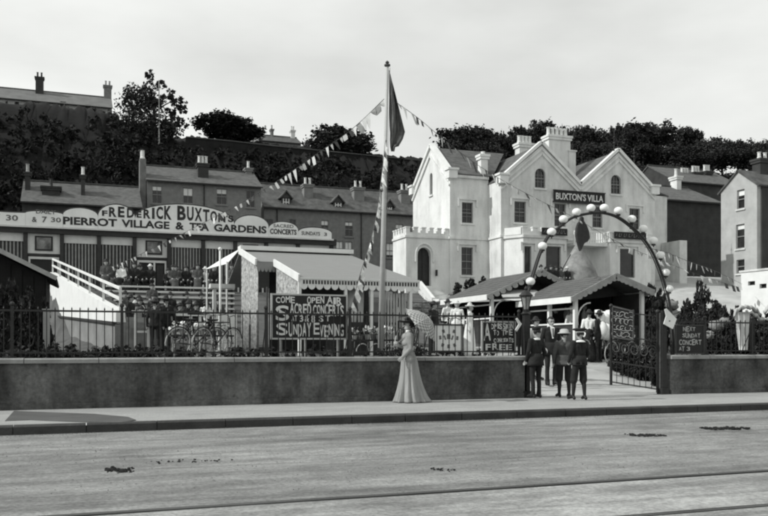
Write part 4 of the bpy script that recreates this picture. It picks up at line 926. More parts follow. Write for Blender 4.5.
# ------------------------------------------------------------------ two kiosks by the villa path
M_kb = mat('kiosk_trim', .30, .2, 5, .8)
def kiosk(x0, x1, xr, y0, y1, ze0, ze1, zr, lab, scal=True):
    zg = gz((x0+x1)/2, y0); t = thing('refreshment_kiosk', ((x0+x1)/2, y0, zg), lab, 'kiosk', 'kiosks by the villa path')
    yo = y0-.25; rs = []
    for s_, xe in ((-1, x0), (1, x1)):
        n = 9; par = None
        for k in range(n):
            f0, f1 = k/n, (k+1)/n
            def q(f, y): return (xr+(xe+s_*.3-xr)*f, y, zr+((ze0 if s_ < 0 else ze1)-zr)*f+.010*(1 if f == f1 else 0))
            mb = MB(); mb.slab(q(f0, yo), q(f0, y1+.2), q(f1, y1+.2), q(f1, yo), .03); mb.build('roof_board', M_roofL, t)
        mb = MB(); zq = (ze0 if s_ < 0 else ze1); mb.box(xe+s_*.30, xe+s_*.335, yo, y1+.2, zq-.17, zq+.03); mb.build('fascia', M_white, t)
        # scalloped bargeboard
        zE = zq; n = 9
        for k in range(n):
            f = (k+.5)/n; c = Vector((xr+(xe+s_*.3-xr)*f, yo-.015, zr+(zE-zr)*f-.1)); mb = MB()
            vs = [(c.x+.12*math.cos(a), c.z+.1*math.sin(a)) for a in [math.pi*2*j/10 for j in range(10)]]; mb.prism(vs, 'y', yo-.03-.002*(k % 2), yo-.002*(k % 2)); mb.build('scallop', M_kb, t)
        mb = MB(); mb.bar((xr, yo-.015, zr+.0), (xe+s_*.32, yo-.015, zE-.03), .04, .08); mb.build('bargeboard', M_kb, t)
    mb = MB(); mb.prism([(x0, ze0-.1), (x1, ze1-.1), (xr, zr-.08)], 'y', y0+.9, y0+.94); mb.build('gable_boards', M_wood, t)
    mb = MB(); mb.prism([(x0, zg+.05), (x1, zg+.05), (x1, ze1-.1), (x0, ze0-.1)], 'y', y1-.3, y1-.2); mb.build('back_boards', M_wood, t)
    mb = MB(); mb.box(x1-.06, x1-.02, y0+.1, y1-.1, zg, ze1-.1); mb.build('side_boards', M_wood, t)
    mb = MB(); mb.box(x0+.02, x0+.07, y0+.1, y1, zg, zg+1.0); mb.box(x0+.1, x1-.1, y0+.06, y0+.12, zg, zg+.95); mb.build('front_boards', M_wood, t)
    for x in (x0, x1):
        for y in (y0, (y0+y1)/2, y1): mb = MB(); mb.box(x-.06, x+.06, y-.06, y+.06, zg-.1, (ze0 if x == x0 else ze1)-.02); mb.build('post', M_canvasw, t)
    for z in (zg+1.0, zg+1.5): mb = MB(); mb.box(x0-.03, x0+.03, y0+.06, y1-.06, z-.025, z+.025); mb.build('rail', M_canvasw, t)
    mb = MB(); mb.tube([(x0+.06+.5*(1-math.cos(a)), y0-.02, ze0-.75+.6*math.sin(a)) for a in [math.pi/2*j/6 for j in range(7)]], .025, 5); mb.build('curved_brace', M_canvasw, t)
    return t
k2 = kiosk(15.4, 18.0, 16.8, 24, 27.2, 2.86, 3.16, 3.66, 'right hand kiosk with shingled roof and white scalloped gable')
k1 = kiosk(14.35, 17.9, 16.3, 27.9, 31.6, 3.12, 3.3, 4.1, 'left hand kiosk set back with long white fascia and canvas flap')
mb = MB(); a = atY(503, 297, 27.3); b = atY(548, 296, 26.6); mb.slab((a.x, 27.3, a.z), (b.x, 26.7, b.z), (b.x+.25, 27.9, b.z+.30), (a.x+.35, 28.3, a.z+.34), .03); mb.build('canvas_flap', M_canvas, k1)

# ------------------------------------------------------------------ notice boards
def board(pa, pb, pt, pb_, y, label, rows, mb_=M_black, ml=M_letter, fr=M_canvas, name='notice_board', legs=True, fw=.035):
    p = atY(pa, pt, y); q = atY(pb, pb_, y); t = thing(name, ((p.x+q.x)/2, y, q.z), label, 'sign')
    mb = MB(); mb.box(p.x, q.x, y, y+.03, q.z, p.z); mb.build('board', mb_, t)
    mb = MB(); mb.box(p.x-fw, p.x-.001, y-.012, y+.035, q.z-fw, p.z+fw); mb.box(q.x+.001, q.x+fw, y-.012, y+.035, q.z-fw, p.z+fw); mb.box(p.x, q.x, y-.011, y+.034, p.z+.001, p.z+fw); mb.box(p.x, q.x, y-.011, y+.034, q.z-fw, q.z-.001); mb.build('frame', fr, t)
    Wd, Hh = q.x-p.x, p.z-q.z
    rj = random.Random(len(label))
    for s, u0, u1, v0, v1, *b in rows:
        if len(s) > 1:       # brush-painted: every letter a little different
            ws = [.45 if c == 'I' else .3 if c == ' ' else 1 for c in s]; tw = sum(ws); u = u0
            for c, w_ in zip(s, ws):
                du = (u1-u0)*w_/tw; ju, jd = rj.uniform(-.10, .14)*(v1-v0), rj.uniform(-.10, .10)*(v1-v0)
                if c != ' ': letters('lettering', c, p.x+Wd*(u+du*.05), p.x+Wd*(u+du*.93), y-.001, q.z+Hh*(v0+jd), q.z+Hh*(v1+ju), ml, t, .02, .01, rj.uniform(-.008, .008))
                u += du
            continue
        letters('lettering', s, p.x+Wd*u0, p.x+Wd*u1, y-.001, q.z+Hh*v0, q.z+Hh*v1, ml, t, .018, .01, b[1] if len(b) > 1 else 0)
    return t, p, q
yb = WY+.33
t, p, q = board(272.5, 346, 295, 338, yb, 'large black board lettered OPEN AIR SACRED CONCERTS SUNDAY EVENING', [
    ('COME', .04, .30, .82, .97, .03), ('OPEN', .46, .70, .82, .97, .03), ('AIR', .73, .95, .81, .98, .04),
    ('S', .04, .22, .40, .76, .07), ('ACRED', .23, .52, .55, .80, .04), ('CONCERTS', .54, .97, .54, .79, .04),
    ('AT', .25, .33, .40, .52, .03), ('3', .36, .41, .38, .53, .04), ('&', .43, .49, .38, .53, .04), ('8', .52, .57, .36, .54, .04), ('S T', .62, .78, .40, .53, .02),
    ('S', .05, .20, .06, .35, .07), ('UNDAY', .21, .52, .05, .34, .04), ('E', .54, .63, .08, .36, .05), ('VENING', .63, .97, .05, .33, .04)])
for u in (.12, .45, .9): x = p.x+(q.x-p.x)*u; mb = MB(); mb.box(x-.02, x+.02, yb+.04, yb+.09, 1.0, q.z+.2); mb.build('leg', M_woodm, t)
t, p, q = board(435, 462, 325.5, 350.5, yb, 'square pale frame of small mounted photographs hung on the railing', [], mb_=mat('mount_card', .80, .05, 3), fr=M_ironw, name='photograph_frame')
M_ph = mat('photo_print', .05, .3, 30, .5, 0, v2=.22)
for u, v, w, h, r in ((.31,.77,.09,.13,.3),(.70,.77,.09,.13,-.3),(.19,.52,.08,.15,.1),(.50,.56,.12,.2,0),(.36,.52,.05,.18,.35),(.64,.52,.05,.18,-.35),(.82,.50,.08,.15,-.1),(.28,.22,.09,.13,-.3),(.50,.17,.09,.15,0),(.72,.22,.09,.13,.3)):
    cx, cz = p.x+(q.x-p.x)*u, q.z+(p.z-q.z)*v; W_, H_ = (q.x-p.x)*w/2, (p.z-q.z)*h/2
    o = [(cx+a*W_*math.cos(r)-b*H_*math.sin(r), cz+a*W_*math.sin(r)+b*H_*math.cos(r)) for a, b in ((-1,-1),(1,-1),(1,1),(-1,1))]; mb = MB(); mb.prism(o, 'y', yb-.01, yb-.001); mb.build('photograph', M_ph, t)
board(483, 514.5, 322.5, 351.5, yb, 'black board lettered ADMISSION TO THE CONCERTS FREE by the gateway', [
    ('A', .02, .24, .38, .97, .07), ('DMISSION', .24, .97, .78, .97, .04), ('TO', .32, .50, .56, .73, .04), ('THE', .58, .94, .57, .76, .04), ('CONCERTS', .33, .97, .32, .46, .03), ('FREE', .06, .93, .06, .26, .06)])
board(676, 703.5, 325.5, 353, WY+.11, 'small black board lettered NEXT SUNDAY CONCERT on the right wall', [
    ('NEXT', .24, .70, .79, .95, .03), ('SUNDAY', .22, .88, .56, .73, .03), ('CONCERT', .10, .92, .30, .49, .03), ('AT', .10, .30, .08, .23, .03), ('3', .38, .50, .08, .23, .03)], ml=mat('chalky_paint', .34, .2, 9, .8, 0), fr=M_ironw, fw=.02)
# small arrow board by the post and the white bill on the gate post
mb = MB(); pts = [atY(a, b, WY+.05) for a, b in ((515.5, 319), (517, 318), (521.5, 324), (516.5, 331.5), (515, 330), (518.5, 324.3))]; mb.prism([(p.x, p.z) for p in pts], 'y', WY+.03, WY+.06); tag(mb.build('arrow_sign', M_letter, loc=pts[2]), 'small white arrow pointing to the entrance beside the lantern post', 'sign')
pts = [atY(a, b, WY-.02) for a, b in ((664.5, 309.5), (666.5, 308.5), (676.5, 319), (672.5, 329), (663.5, 324), (666, 316))]
n_ = 6; mb = MB(); mb.prism([(p.x, p.z) for p in pts], 'y', WY-.03, WY-.01); o = mb.build('paper_bill', M_white, loc=pts[2]); tag(o, 'torn white paper bill pinned on the right gate post', 'bill')
mb = MB(); pc = atY(669.5, 321, WY-.03); mb.sphere((pc.x, WY-.035, pc.z), .018, 6, 5); mb.build('nail', M_dark, o, loc=pts[2])

# ------------------------------------------------------------------ flagpole, flag, bunting
FY = 19.5; fb_ = atY(380.5, 340, FY); ft = atY(387.3, 66, FY); FX = fb_.x
fp = thing('flagpole', (fb_.x, FY, 1.0), 'tall white flagpole with ball finial behind the railing', 'flagpole')
mb = MB(); mb.tube([(fb_.x, FY, 1.0), (fb_.x*.5+ft.x*.5, FY, ft.z*.5+.5), (ft.x, FY, ft.z)], [.075, .06, .035], 12); mb.build('pole', M_canvas, fp, smooth=True)
mb = MB(); mb.lathe([(.03, -.02), (.075, 0), (.075, .035), (.03, .05), (.05, .09), (.01, .13)], (ft.x, FY, ft.z), 12); mb.build('truck', M_ironw, fp)
mb = MB(); mb.tube([(ft.x+.05, FY-.05, ft.z-.05), (fb_.x+.09, FY-.07, 1.8)], .006, 4); mb.build('halyard', M_ironw, fp)
def flagmesh():
    out_px = [(70, 389, 390.5), (80, 389, 393.5), (92, 389, 396.5), (104, 389.3, 399.5), (116, 389.3, 402.5), (126, 389.5, 404.8), (133, 390, 402.5), (140, 390, 398.5), (147, 390.5, 395), (151.5, 391.5, 394)]
    mb = MB(); n = 14; R_ = []
    for j, (py, a, b) in enumerate(out_px):
        r = []
        for i in range(n+1):
            u = i/n; y = FY-.02+.09*math.sin(u*9+j*.5)*min(1, u*3); p = atY(a+(b-a)*u, py+ (6*u if j < 8 else 0), y); r.append(p)
        R_.append(r)
    vs = [p for r in R_ for p in r]; mb.add(vs, [(j*(n+1)+i, j*(n+1)+i+1, (j+1)*(n+1)+i+1, (j+1)*(n+1)+i) for j in range(len(R_)-1) for i in range(n)])
    o = mb.build('flag', mat('flag_cloth', .028, .3, 2.2, .9, .1, None, (6, 1, 1.0), v2=.20), loc=R_[0][0], smooth=True); m = o.modifiers.new('s', 'SOLIDIFY'); m.thickness = .01; return o
tag(flagmesh(), 'large dark flag hanging limp from the top of the flagpole', 'flag')
def bunting(p, q, sag, n, label, sizes=(.3, .42), seedv=1, bunch=False, ctrl=None):
    rr = random.Random(seedv); N = 40; p = Vector(p); q = Vector(q)
    pts = [p.lerp(q, i/N)+Vector((0, 0, -sag*4*(i/N)*(1-i/N))) for i in range(N+1)]
    if ctrl: pts = cr([Vector(c) for c in ctrl], 8); N = len(pts)-1
    t = thing('bunting', pts[0], label, 'bunting', 'bunting strings over the gardens')
    mb = MB(); mb.tube(pts, .009, 4); mb.build('cord', M_ironw, t)
    for k in range(n):
        f = (k+.5+rr.uniform(-.2, .2))/n*N; i = int(f); a = pts[i].lerp(pts[min(i+1, N)], f-i); d = (pts[min(i+1, N)]-pts[i]).normalized()
        w = rr.uniform(*sizes); h = w*rr.uniform(1.1, 1.5); s = rr.uniform(-.5, .5); b = a+d*w*.8
        sw_ = Vector((rr.uniform(.05, .5)*h, rr.uniform(-.3, .3)*h, -h*rr.uniform(.45, 1)))
        tip = (a+b)/2+sw_; mid = (a+b)/2+sw_*.5+Vector((0, rr.uniform(-.08, .08), 0)); mb = MB(); th = Vector((0, .008, 0))
        if rr.random() < .6: vs = [a, b, b.lerp(tip, .5)+Vector((0, .03, 0)), tip, a.lerp(tip, .5)-Vector((0, .03, 0))]
        else: vs = [a, b, b+sw_*.5+Vector((0, .03, 0)), b+sw_*.9, a+sw_*.9, a+sw_*.5-Vector((0, .03, 0))]
        m = len(vs); mb.add([v-th for v in vs]+[v+th for v in vs], [tuple(range(m)), tuple(range(2*m-1, m-1, -1))]+[(i, i+m, (i+1) % m+m, (i+1) % m) for i in range(m)])
        mb.build('pennant', rr.choice([M_flagl, M_flagl, M_flagd, M_canvas]), t)
def C(*l): return [atY(a, b, y) for a, b, y in l]
def bunt(label, n, sz, sd, *l): bunting((0,0,0), (1,0,0), 0, n, label, sz, sd, ctrl=C(*l))
bunt('long string of pennants rising from the pavilion left to the flagpole', 58, (.15, .30), 3, (384,99,19.5),(352,129,21),(318,153,23.5),(285,176,26),(245,201,29.5),(205,222,33.5),(170,240,37),(130,259,41),(104,270,44.5))
bunt('long string of pennants sloping from the flagpole over the villa to the right', 48, (.18, .34), 5, (390,98,19.5),(418,118,21),(442,138,23),(472,161,25.5),(502,180,28),(535,198,30),(575,218,32),(620,243,33),(665,262,33.5),(705,277,33.8),(738,287,34))
bunt('short string of dark pennants behind the right of the lantern arch', 22, (.16, .28), 8, (645,247,17.6),(668,253,21),(690,262,25),(715,271,29),(742,284,34))
bunt('bundled pennants trailing down the left side of the flagpole', 42, (.14, .26), 9, (386,140,19.45),(383,165,19.4),(380,190,19.3),(377,212,19.2),(372,236,19),(366,256,18.8),(360,275,18.5),(356,290,18.2),(346,325,17.6))
# dark draped flag in front of the villa and conical tent
YC = 46; mb = MB(); pts = [atY(a, b, YC) for a, b in ((581, 216.5), (582.8, 218), (583, 221), (586, 226), (588.2, 232), (588.8, 238), (587, 241.5), (583.5, 243.5), (581.5, 247.5), (580, 251), (578.6, 247), (577, 241.5), (575.9, 235), (576.2, 228), (577.8, 223), (580, 220.5), (580.2, 218))]
mb.prism([(p.x, p.z) for p in pts], 'y', YC-.12, YC+.1); o = mb.build('flag_body', M_dark, loc=pts[0])
tag(o, 'black draped banner above the round tent before the villa', 'banner'); o.name = 'draped_banner'
mb = MB(); c = atY(589, 275, YC); tp = atY(589, 241, YC); r = atY(606, 275, YC).x-c.x
mb.lathe([(r, c.z-1.2), (r, c.z+.0), (r*.84, c.z+.55), (r*.62, c.z+1.0), (r*.42, c.z+1.4), (r*.22, c.z+1.85), (.08, tp.z), (.02, tp.z+.2)], (c.x, YC+r, 0), 24); o = mb.build('round_tent', mat('tent_canvas', .22, .4, 2.2, .95, .3), loc=(c.x, YC+r, gz(c.x, YC+r)), smooth=True); tag(o, 'grey domed round tent standing before the villa', 'tent')
for q in (0, math.pi):
    mb = MB(); mb.tube([(c.x+rr_*math.cos(q), YC+r+rr_*math.sin(q), z_) for rr_, z_ in ((r+.01, c.z-1.2), (r+.01, c.z), (r*.84+.01, c.z+.55), (r*.62+.01, c.z+1.0), (r*.42+.01, c.z+1.4))], .04, 5); mb.build('guy_edge', M_wood, o)
mb = MB(); a = atY(583, 253, YC); mb.tube([(a.x, YC, a.z-1.2), (a.x, YC, atY(582.5, 215, YC).z)], .03, 6); mb.build('staff', M_dark, bpy.data.objects['draped_banner'])

# ------------------------------------------------------------------ villa steps and rubble retaining wall
rw = thing('rubble_wall', (22, 46, 3.4), 'grey rubble retaining wall below the villa porch', 'wall')
yw = 46; p = atY(400, 300, yw); q = atY(508, 300, yw); ztop = atY(470, 302, yw).z
mb = MB(); mb.box(p.x, q.x, yw, yw+.5, 1.5, ztop); mb.build('wall_core', mat('mortar', .12, .2, 5, 1), rw)
rr = random.Random(4); z = 1.9
while z < ztop-.05:
    h = rr.uniform(.26, .4); x = p.x; h = min(h, ztop-z)
    while x < q.x-.1:
        w = min(rr.uniform(.35, .75), q.x-x); mb = MB(); d = rr.uniform(.02, .09)
        if z > 2.2 or x % 2 < 1: mb.add([(x+.02,yw-.001,z+.02),(x+w-.02,yw-.001,z+.02),(x+w-.02,yw-.001,z+h-.02),(x+.02,yw-.001,z+h-.02),(x+.06,yw-d,z+.05),(x+w-.06,yw-d,z+.06),(x+w-.05,yw-d,z+h-.05),(x+.05,yw-d,z+h-.06)], [(4,5,6,7),(0,1,5,4),(1,2,6,5),(2,3,7,6),(3,0,4,7)]); mb.build('stone', M_stone, rw)
        x += w
    z += h
mb = MB(); mb.box(atY(438, 300, yw).x, q.x+.05, yw-.15, yw+.6, ztop+.003, ztop+.14); mb.build('coping', M_white, rw)
sf = thing('porch_steps', (22.5, 50, 4.2), 'flight of stone steps with white stringer rising to the villa porch', 'steps')
for k in range(9):
    f = k/9; y = 47+f*(YP-.2-47); z = ztop+.25*0+(5.0-ztop)*(k+1)/9; a = atY(423+22*(1-f)*1.0, 290, y); mb = MB(); x0 = atY(421+13*(1-f), 290, y).x; mb.box(x0, x0+1.5, y, y+.72, z-.9, z); mb.build('step', M_stuc2, sf)
mb = MB(); a = atY(420, 284, YP-.4); b = atY(433.5, 301, 47.2); mb.bar(a, b, .2, .4); mb.build('stringer', M_white, sf)
mb = MB(); a = atY(433.5, 301.5, 47.0); b = atY(452, 302, 46.3); mb.bar(a, b, .25, .3); mb.build('low_kerb', M_white, sf)

# pale sheets stacked in front of the right kiosk
for pa, pb, ta, tb, y, lab in ((594.5, 611, 315.5, 325, 23.3, 'upper pale cloth bundle stacked before the right kiosk'), (598, 611, 327, 334.5, 23.1, 'lower pale cloth bundle stacked before the right kiosk')):
    a = atY(pa, ta, y); b = atY(pb, tb, y); mb = MB(); n = 10
    for i in range(n+1):
        u = i/n; 
        for j in range(5): v = j/4; mb.v.append((a.x+(b.x-a.x)*u, y-.14*math.sin(math.pi*v)-.03*math.sin(u*17), b.z+(a.z-b.z)*v+.03*math.sin(u*9+v)))
    mb.f = [(i*5+j, (i+1)*5+j, (i+1)*5+j+1, i*5+j+1) for i in range(n) for j in range(4)]; mb.m = [0]*len(mb.f)
    o = mb.build('cloth_bundle', M_canvasw, loc=(a.x, y, b.z), smooth=True); m = o.modifiers.new('s', 'SOLIDIFY'); m.thickness = .2; m.offset = 1; tag(o, lab, 'cloth', 'cloth bundles by the kiosk')
# draped cloth on the right
y = 20.2; a = atY(735.5, 312, y); b = atY(748, 312, y); cx = (a.x+b.x)/2; w0 = (b.x-a.x)/2; zt, zb = a.z, atY(742, 350, y).z
dr = thing('draped_cloth', (cx, y, 1.0), 'pale gathered cloth hanging in folds behind the right railing', 'cloth')
def hang(cx, y, zt, zb, w, wb, nm='hanging_fold'):
    mb = MB(); n = 40
    for i in range(9):
        f = i/8; ww = w+(wb-w)*f; z = zt+(zb-zt)*f
        for j in range(n): an = 2*math.pi*j/n; k = 1+.16*math.sin(7*an); mb.v.append((cx+.06*f+ww*k*math.cos(an), y+ww*.6*k*math.sin(an), z))
    mb.f = [(i*n+j, i*n+(j+1) % n, (i+1)*n+(j+1) % n, (i+1)*n+j) for i in range(8) for j in range(n)]+[tuple(range(n)), tuple(8*n+j for j in range(n))[::-1]]; mb.m = [0]*len(mb.f); return mb.build(nm, M_stuc2, dr, smooth=True)
hang(cx, y, zt, zb, w0, w0*.55)
def swag(px_l, wr):
    mb = MB(); c = [atY(px, py, y) for px, py in px_l]; mb.tube(cr(c, 5), [wr*(.55+.45*math.sin(math.pi*i/(5*(len(c)-1)))) for i in range(5*(len(c)-1)+1)], 12); mb.v = [(x_, y_, z_+.035*math.sin(x_*31)+.02*math.sin(x_*57+y_*40)) for x_, y_, z_ in mb.v]; mb.build('swag', M_canvas, dr, smooth=True)
swag(((734, 316), (738, 309), (746, 307), (755, 309), (760, 314)), .055); swag(((746, 312), (754, 314), (760, 319), (768, 320), (776, 316)), .05); swag(((764, 312), (770, 308), (780, 307)), .07)
# low rustic flower stands behind the railing
def flower_stand(pa, pb, py, y, label, seed):
    a = atY(pa, py, y); b = atY(pb, py, y); t = thing('flower_stand', ((a.x+b.x)/2, y, 1.0), label, 'stand'); z = atY((pa+pb)/2, py, y).z
    mb = MB(); mb.box(a.x, b.x, y-.16, y+.16, z-.04, z); mb.build('shelf', M_wood, t); n = int((b.x-a.x)/.36); rq = random.Random(seed)
    for k in range(n+1):
        x = a.x+.05+(b.x-a.x-.1)*k/n; mb = MB(); mb.tube([(x, y-.14, z-.02), (x-.03, y-.2, z-.2), (x-.10, y-.2, 1.0)], .013, 5); mb.build('leg', M_ironw, t)
        if k < n:
            x += (b.x-a.x)/n/2; r_ = (b.x-a.x)/n/2-.03; mb = MB(); mb.tube([(x+r_*math.cos(q), y-.18, z-.30+r_*1.2*math.sin(q)) for q in [math.pi*i/8 for i in range(9)]], .013, 5); mb.build('arched_brace', M_canvas, t)
    x = a.x+.1
    while x < b.x-.05:
        mb = MB(); h = rq.uniform(.08, .13); mb.lathe([(.045, z+.002), (.07, z+h), (.078, z+h+.01)], (x, y+rq.uniform(-.05, .05), 0), 10); pt = mb.build('flower_pot', rq.choice([M_canvas, M_pot, M_brick]), t)
        mb = MB()
        for _ in range(16):
            c = Vector((x+rq.gauss(0, .06), y+rq.gauss(0, .05), z+h+rq.uniform(.02, .2))); s_ = rq.uniform(.03, .06); d1 = Vector((rq.gauss(0, 1), rq.gauss(0, 1), rq.gauss(0, 1))).normalized()*s_; d2 = d1.cross(Vector((rq.gauss(0, 1), 1, rq.gauss(0, 1)))).normalized()*s_
            mb.add([c-d1, c-d2, c+d1, c+d2], [(0,1,2,3)])
        stuff(mb.build('blooms', rq.choice([M_flagl, M_flagl, M_canvas, M_leaf2]), pt)); x += rq.uniform(.13, .2)
flower_stand(351, 395, 339.5, 19.9, 'low rustic stand of flower pots behind the railing below the tea booth', 3)
flower_stand(170, 233, 335, 20.6, 'long low stand of flower pots behind the left railing', 5)
# ================================================================== VEGETATION
def leafmesh(name, blobs, n, size, mats, seed=1, trunk=None):
    """blobs: (cx,cy,cz,rx,ry,rz); many leaf-sized faces clumped through their volumes"""
    r = np.random.RandomState(seed); tot = sum(b[3]*b[4] for b in blobs); P_ = []
    for b in blobs:
        k = max(int(n*b[3]*b[4]/tot), 10); nc = max(k//18, 3)
        d = r.normal(size=(nc, 3)); d /= np.linalg.norm(d, axis=1)[:, None]; rad = r.uniform(.55, 1.06, nc)[:, None]; cc = d*rad*np.array(b[3:6])+np.array(b[:3])
        idx = r.randint(0, nc, k); P_.append(cc[idx]+r.normal(size=(k, 3))*min(b[3:6])*.17)
    p = np.concatenate(P_); k = len(p); a = r.normal(size=(k, 3)); a /= np.linalg.norm(a, axis=1)[:, None]
    b_ = np.cross(a, r.normal(size=(k, 3))); b_ /= np.linalg.norm(b_, axis=1)[:, None]; s = size*r.uniform(.5, 1.3, k)[:, None]
    q = np.stack([p-a*s, p+b_*s*.55, p+a*s, p-b_*s*.55], 1).reshape(-1, 3)
    me = bpy.data.meshes.new(name); me.vertices.add(4*k); me.loops.add(4*k); me.polygons.add(k)
    me.vertices.foreach_set('co', q.reshape(-1)); me.loops.foreach_set('vertex_index', np.arange(4*k, dtype=np.int32)); me.polygons.foreach_set('loop_start', np.arange(0, 4*k, 4, dtype=np.int32))
    for m in mats: me.materials.append(m)
    me.polygons.foreach_set('material_index', (r.rand(k) < .3).astype(np.int32)); me.update(calc_edges=True); me.validate(); return me
def place_mesh(me, name, parent=None, loc=(0,0,0), scale=None, rz=0):
    o = bpy.data.objects.new(name, me); COL.objects.link(o); o.location = loc; o.parent = parent
    if scale: o.scale = scale
    o.rotation_euler = (0, 0, rz); return o
def crown_blobs(seed, n=9, flat=.62, sp=.62):
    r = random.Random(seed); o = [(0, 0, .1, .62, .62, .5)]
    for i in range(n):
        a = r.uniform(0, 6.28); d = r.uniform(.3, sp); z = r.uniform(-.25, .38)*flat/.62; s = r.uniform(.26, .46); o.append((d*math.cos(a), d*math.sin(a), z, s, s, s*.8))
    return o
CR = [leafmesh('crown', crown_blobs(s, 10), 9000, .055, [M_leaf, M_leaf2], s) for s in (1, 2, 3, 4)]
def trunkmesh(seed, nb=6):
    r = random.Random(seed); mb = MB(); mb.tube([(0,0,-.1), (.01,0,.35), (0,.02,.7), (0,0,1.0)], [.055,.042,.035,.022], 7)
    for i in range(nb):
        a = r.uniform(0, 6.28); z = r.uniform(.5, .85); l = r.uniform(.3, .55); mb.tube([(0,0,z), (l*.5*math.cos(a), l*.5*math.sin(a), z+l*.35), (l*math.cos(a), l*math.sin(a), z+l*.6)], [.022,.014,.005], 5)
    me = bpy.data.meshes.new('trunk'); me.from_pydata([tuple(v) for v in mb.v], [], mb.f); me.materials.append(M_bark); return me
TRK = [trunkmesh(s) for s in (5, 6)]
def tree(px, ptop, pbot, wpx, y, label, i=0, name='hill_tree', group=None, crown=None, squash=None):
    top = atY(px, ptop, y); bot = atY(px, pbot, y); d = y/(cs-tt(px)*sn); R_ = wpx/2*d/F*1.22; H_ = top.z-bot.z
    zg = min(gz(top.x, y), bot.z-1); t = thing(name, (top.x, y, zg), label, 'tree', group)
    c = place_mesh(crown or CR[i % 4], 'crown', t, (0, 0, bot.z+H_*.5-zg), (R_, R_*.8, H_*.58), i*1.3); hh = bot.z+H_*.7-zg
    place_mesh(TRK[i % 2], 'trunk', t, (0, 0, 0), (hh*.8, hh*.8, hh)); return t
# big ragged tree left, open to the right
lt = leafmesh('crown', [(-.35,0,-.25,.6,.5,.62), (-.05,0,.35,.32,.3,.5), (-.45,0,.2,.38,.4,.35), (.0,0,-.55,.7,.5,.3), (.38,0,.40,.2,.2,.14), (.62,0,.22,.22,.2,.13), (.5,0,-.02,.2,.2,.12), (.75,0,.05,.14,.2,.1), (.2,0,.62,.14,.2,.12), (-.1,0,.88,.13,.15,.12), (.55,0,-.35,.3,.3,.15), (-.8,0,-.45,.3,.3,.3)], 8500, .045, [M_leaf, M_leaf2], 21)
tree(154, 76, 140, 62, 112, 'ragged tall dark tree with open right side on the hill crest', 0, crown=lt)
tree(229, 112, 152, 84, 116, 'round headed dark tree above the hill wall left of the distant house', 1)
tree(335, 124, 168, 78, 116, 'spreading dark tree above the hill wall near the flagpole', 2)
sky_line = [(470, 121, 62, 68), (500, 129, 60, 40), (519, 124, 58, 44), (546, 119, 60, 46), (574, 122, 60, 46), (600, 124, 60, 40), (622, 121, 60, 38), (651, 118, 62, 56), (684, 124, 58, 44), (709, 134, 50, 40), (738, 137, 46, 44), (768, 138, 46, 50), (800, 134, 50, 60)]
for j, (px, pt, h, w) in enumerate(sky_line):
    tree(px, pt, pt+h*.75, w, 118+(j % 3)*3, f'dark rounded tree, {nth(j)} from the left along the hilltop behind the villa', j, group='trees of the hilltop wood')
for j, px in enumerate(range(450, 790, 27)):
    tree(px+rnd.uniform(-5, 5), 138+rnd.uniform(-4, 5)+(8 if px > 690 else 0), 178, 50, 110-(j % 2)*4, f'dark tree on the steep slope below the hilltop wood, {nth(j)} from the left', j+1, group='trees on the wooded slope')
for j, px in enumerate(range(440, 800, 30)):
    tree(px+rnd.uniform(-5, 5), 158+rnd.uniform(-4, 5)+(8 if px > 690 else 0), 198, 52, 100-(j % 2)*4, f'dark lower tree at the foot of the wooded slope, {nth(j)} from the left', j+3, group='trees at the foot of the slope')
# left hill: dark scrub, one mass
def scrub(label, pts, size, seed, name='hillside_scrub'):
    me = leafmesh(name, pts, 110000, size, [M_leafd, M_leaf], seed); o = place_mesh(me, name); tag(o, label, 'scrub', None, 'stuff'); return o
r_ = random.Random(11); bl = []
for _ in range(900):
    y = r_.uniform(88, 110); x = r_.uniform(-22, 62); s = r_.uniform(1.0, 1.9); bl.append((x, y, gz(x, y)+s*.1, s*1.4, s, s*.8))
scrub('dense black scrub covering the steep hillside behind the houses', bl, .27, 12)
bl = []
for _ in range(60):
    x = r_.uniform(-20, 7); y = r_.uniform(117, 127); s = r_.uniform(1.0, 1.9)
    bl.append((x, y, atY(60, 113, y).z-1.2-(1 if x > 4 else 0), s*1.4, s, s))
me = leafmesh('hilltop_hedge', bl, 9000, .35, [M_leaf, M_leaf2], 13); tag(place_mesh(me, 'hilltop_hedge'), 'uneven dark hedge below the hilltop house', 'hedge', None, 'stuff')
p = atY(159, 130, 111); q = atY(159, 80, 111); mb = MB(); mb.tube([(p.x, 111, p.z-3), (q.x, 111, q.z)], [.12, .06], 6); tag(mb.build('signal_mast', M_canvas, loc=(p.x, 111, p.z-3)), 'thin pale mast rising in front of the ragged hill tree', 'mast')
# shrubs
SB = [leafmesh('foliage', [(0,0,.5,.8,.7,.5), (.5,.1,.4,.5,.5,.4), (-.5,0,.35,.5,.5,.35), (.1,0,1.0,.6,.6,.5), (-.2,.1,1.5,.5,.5,.4), (.35,0,1.3,.4,.4,.35), (.1,0,1.8,.35,.35,.25)], 2600, .12, [M_leaf, M_leaf2], s) for s in (31, 32)]
STM = None
def shrub(px, py, y, w, h, label, j=0, group=None):
    global STM
    p = atY(px, py, y); zg = gz(p.x, y); t = thing('shrub', (p.x, y, zg), label, 'shrub', group); d = y/(cs-tt(px)*sn)
    place_mesh(SB[j % 2], 'foliage', t, (0, 0, 0), (w*d/F/2, w*d/F/2, max(p.z-zg, .3)/2), j*.9)
    if STM is None:
        mb = MB()
        for a in range(5): mb.tube([(0,0,-.05), (.2*math.cos(a*1.3), .2*math.sin(a*1.3), .5)], [.03, .01], 5)
        STM = bpy.data.meshes.new('stems'); STM.from_pydata([tuple(v) for v in mb.v], [], mb.f); STM.materials.append(M_bark)
    place_mesh(STM, 'stems', t); return t
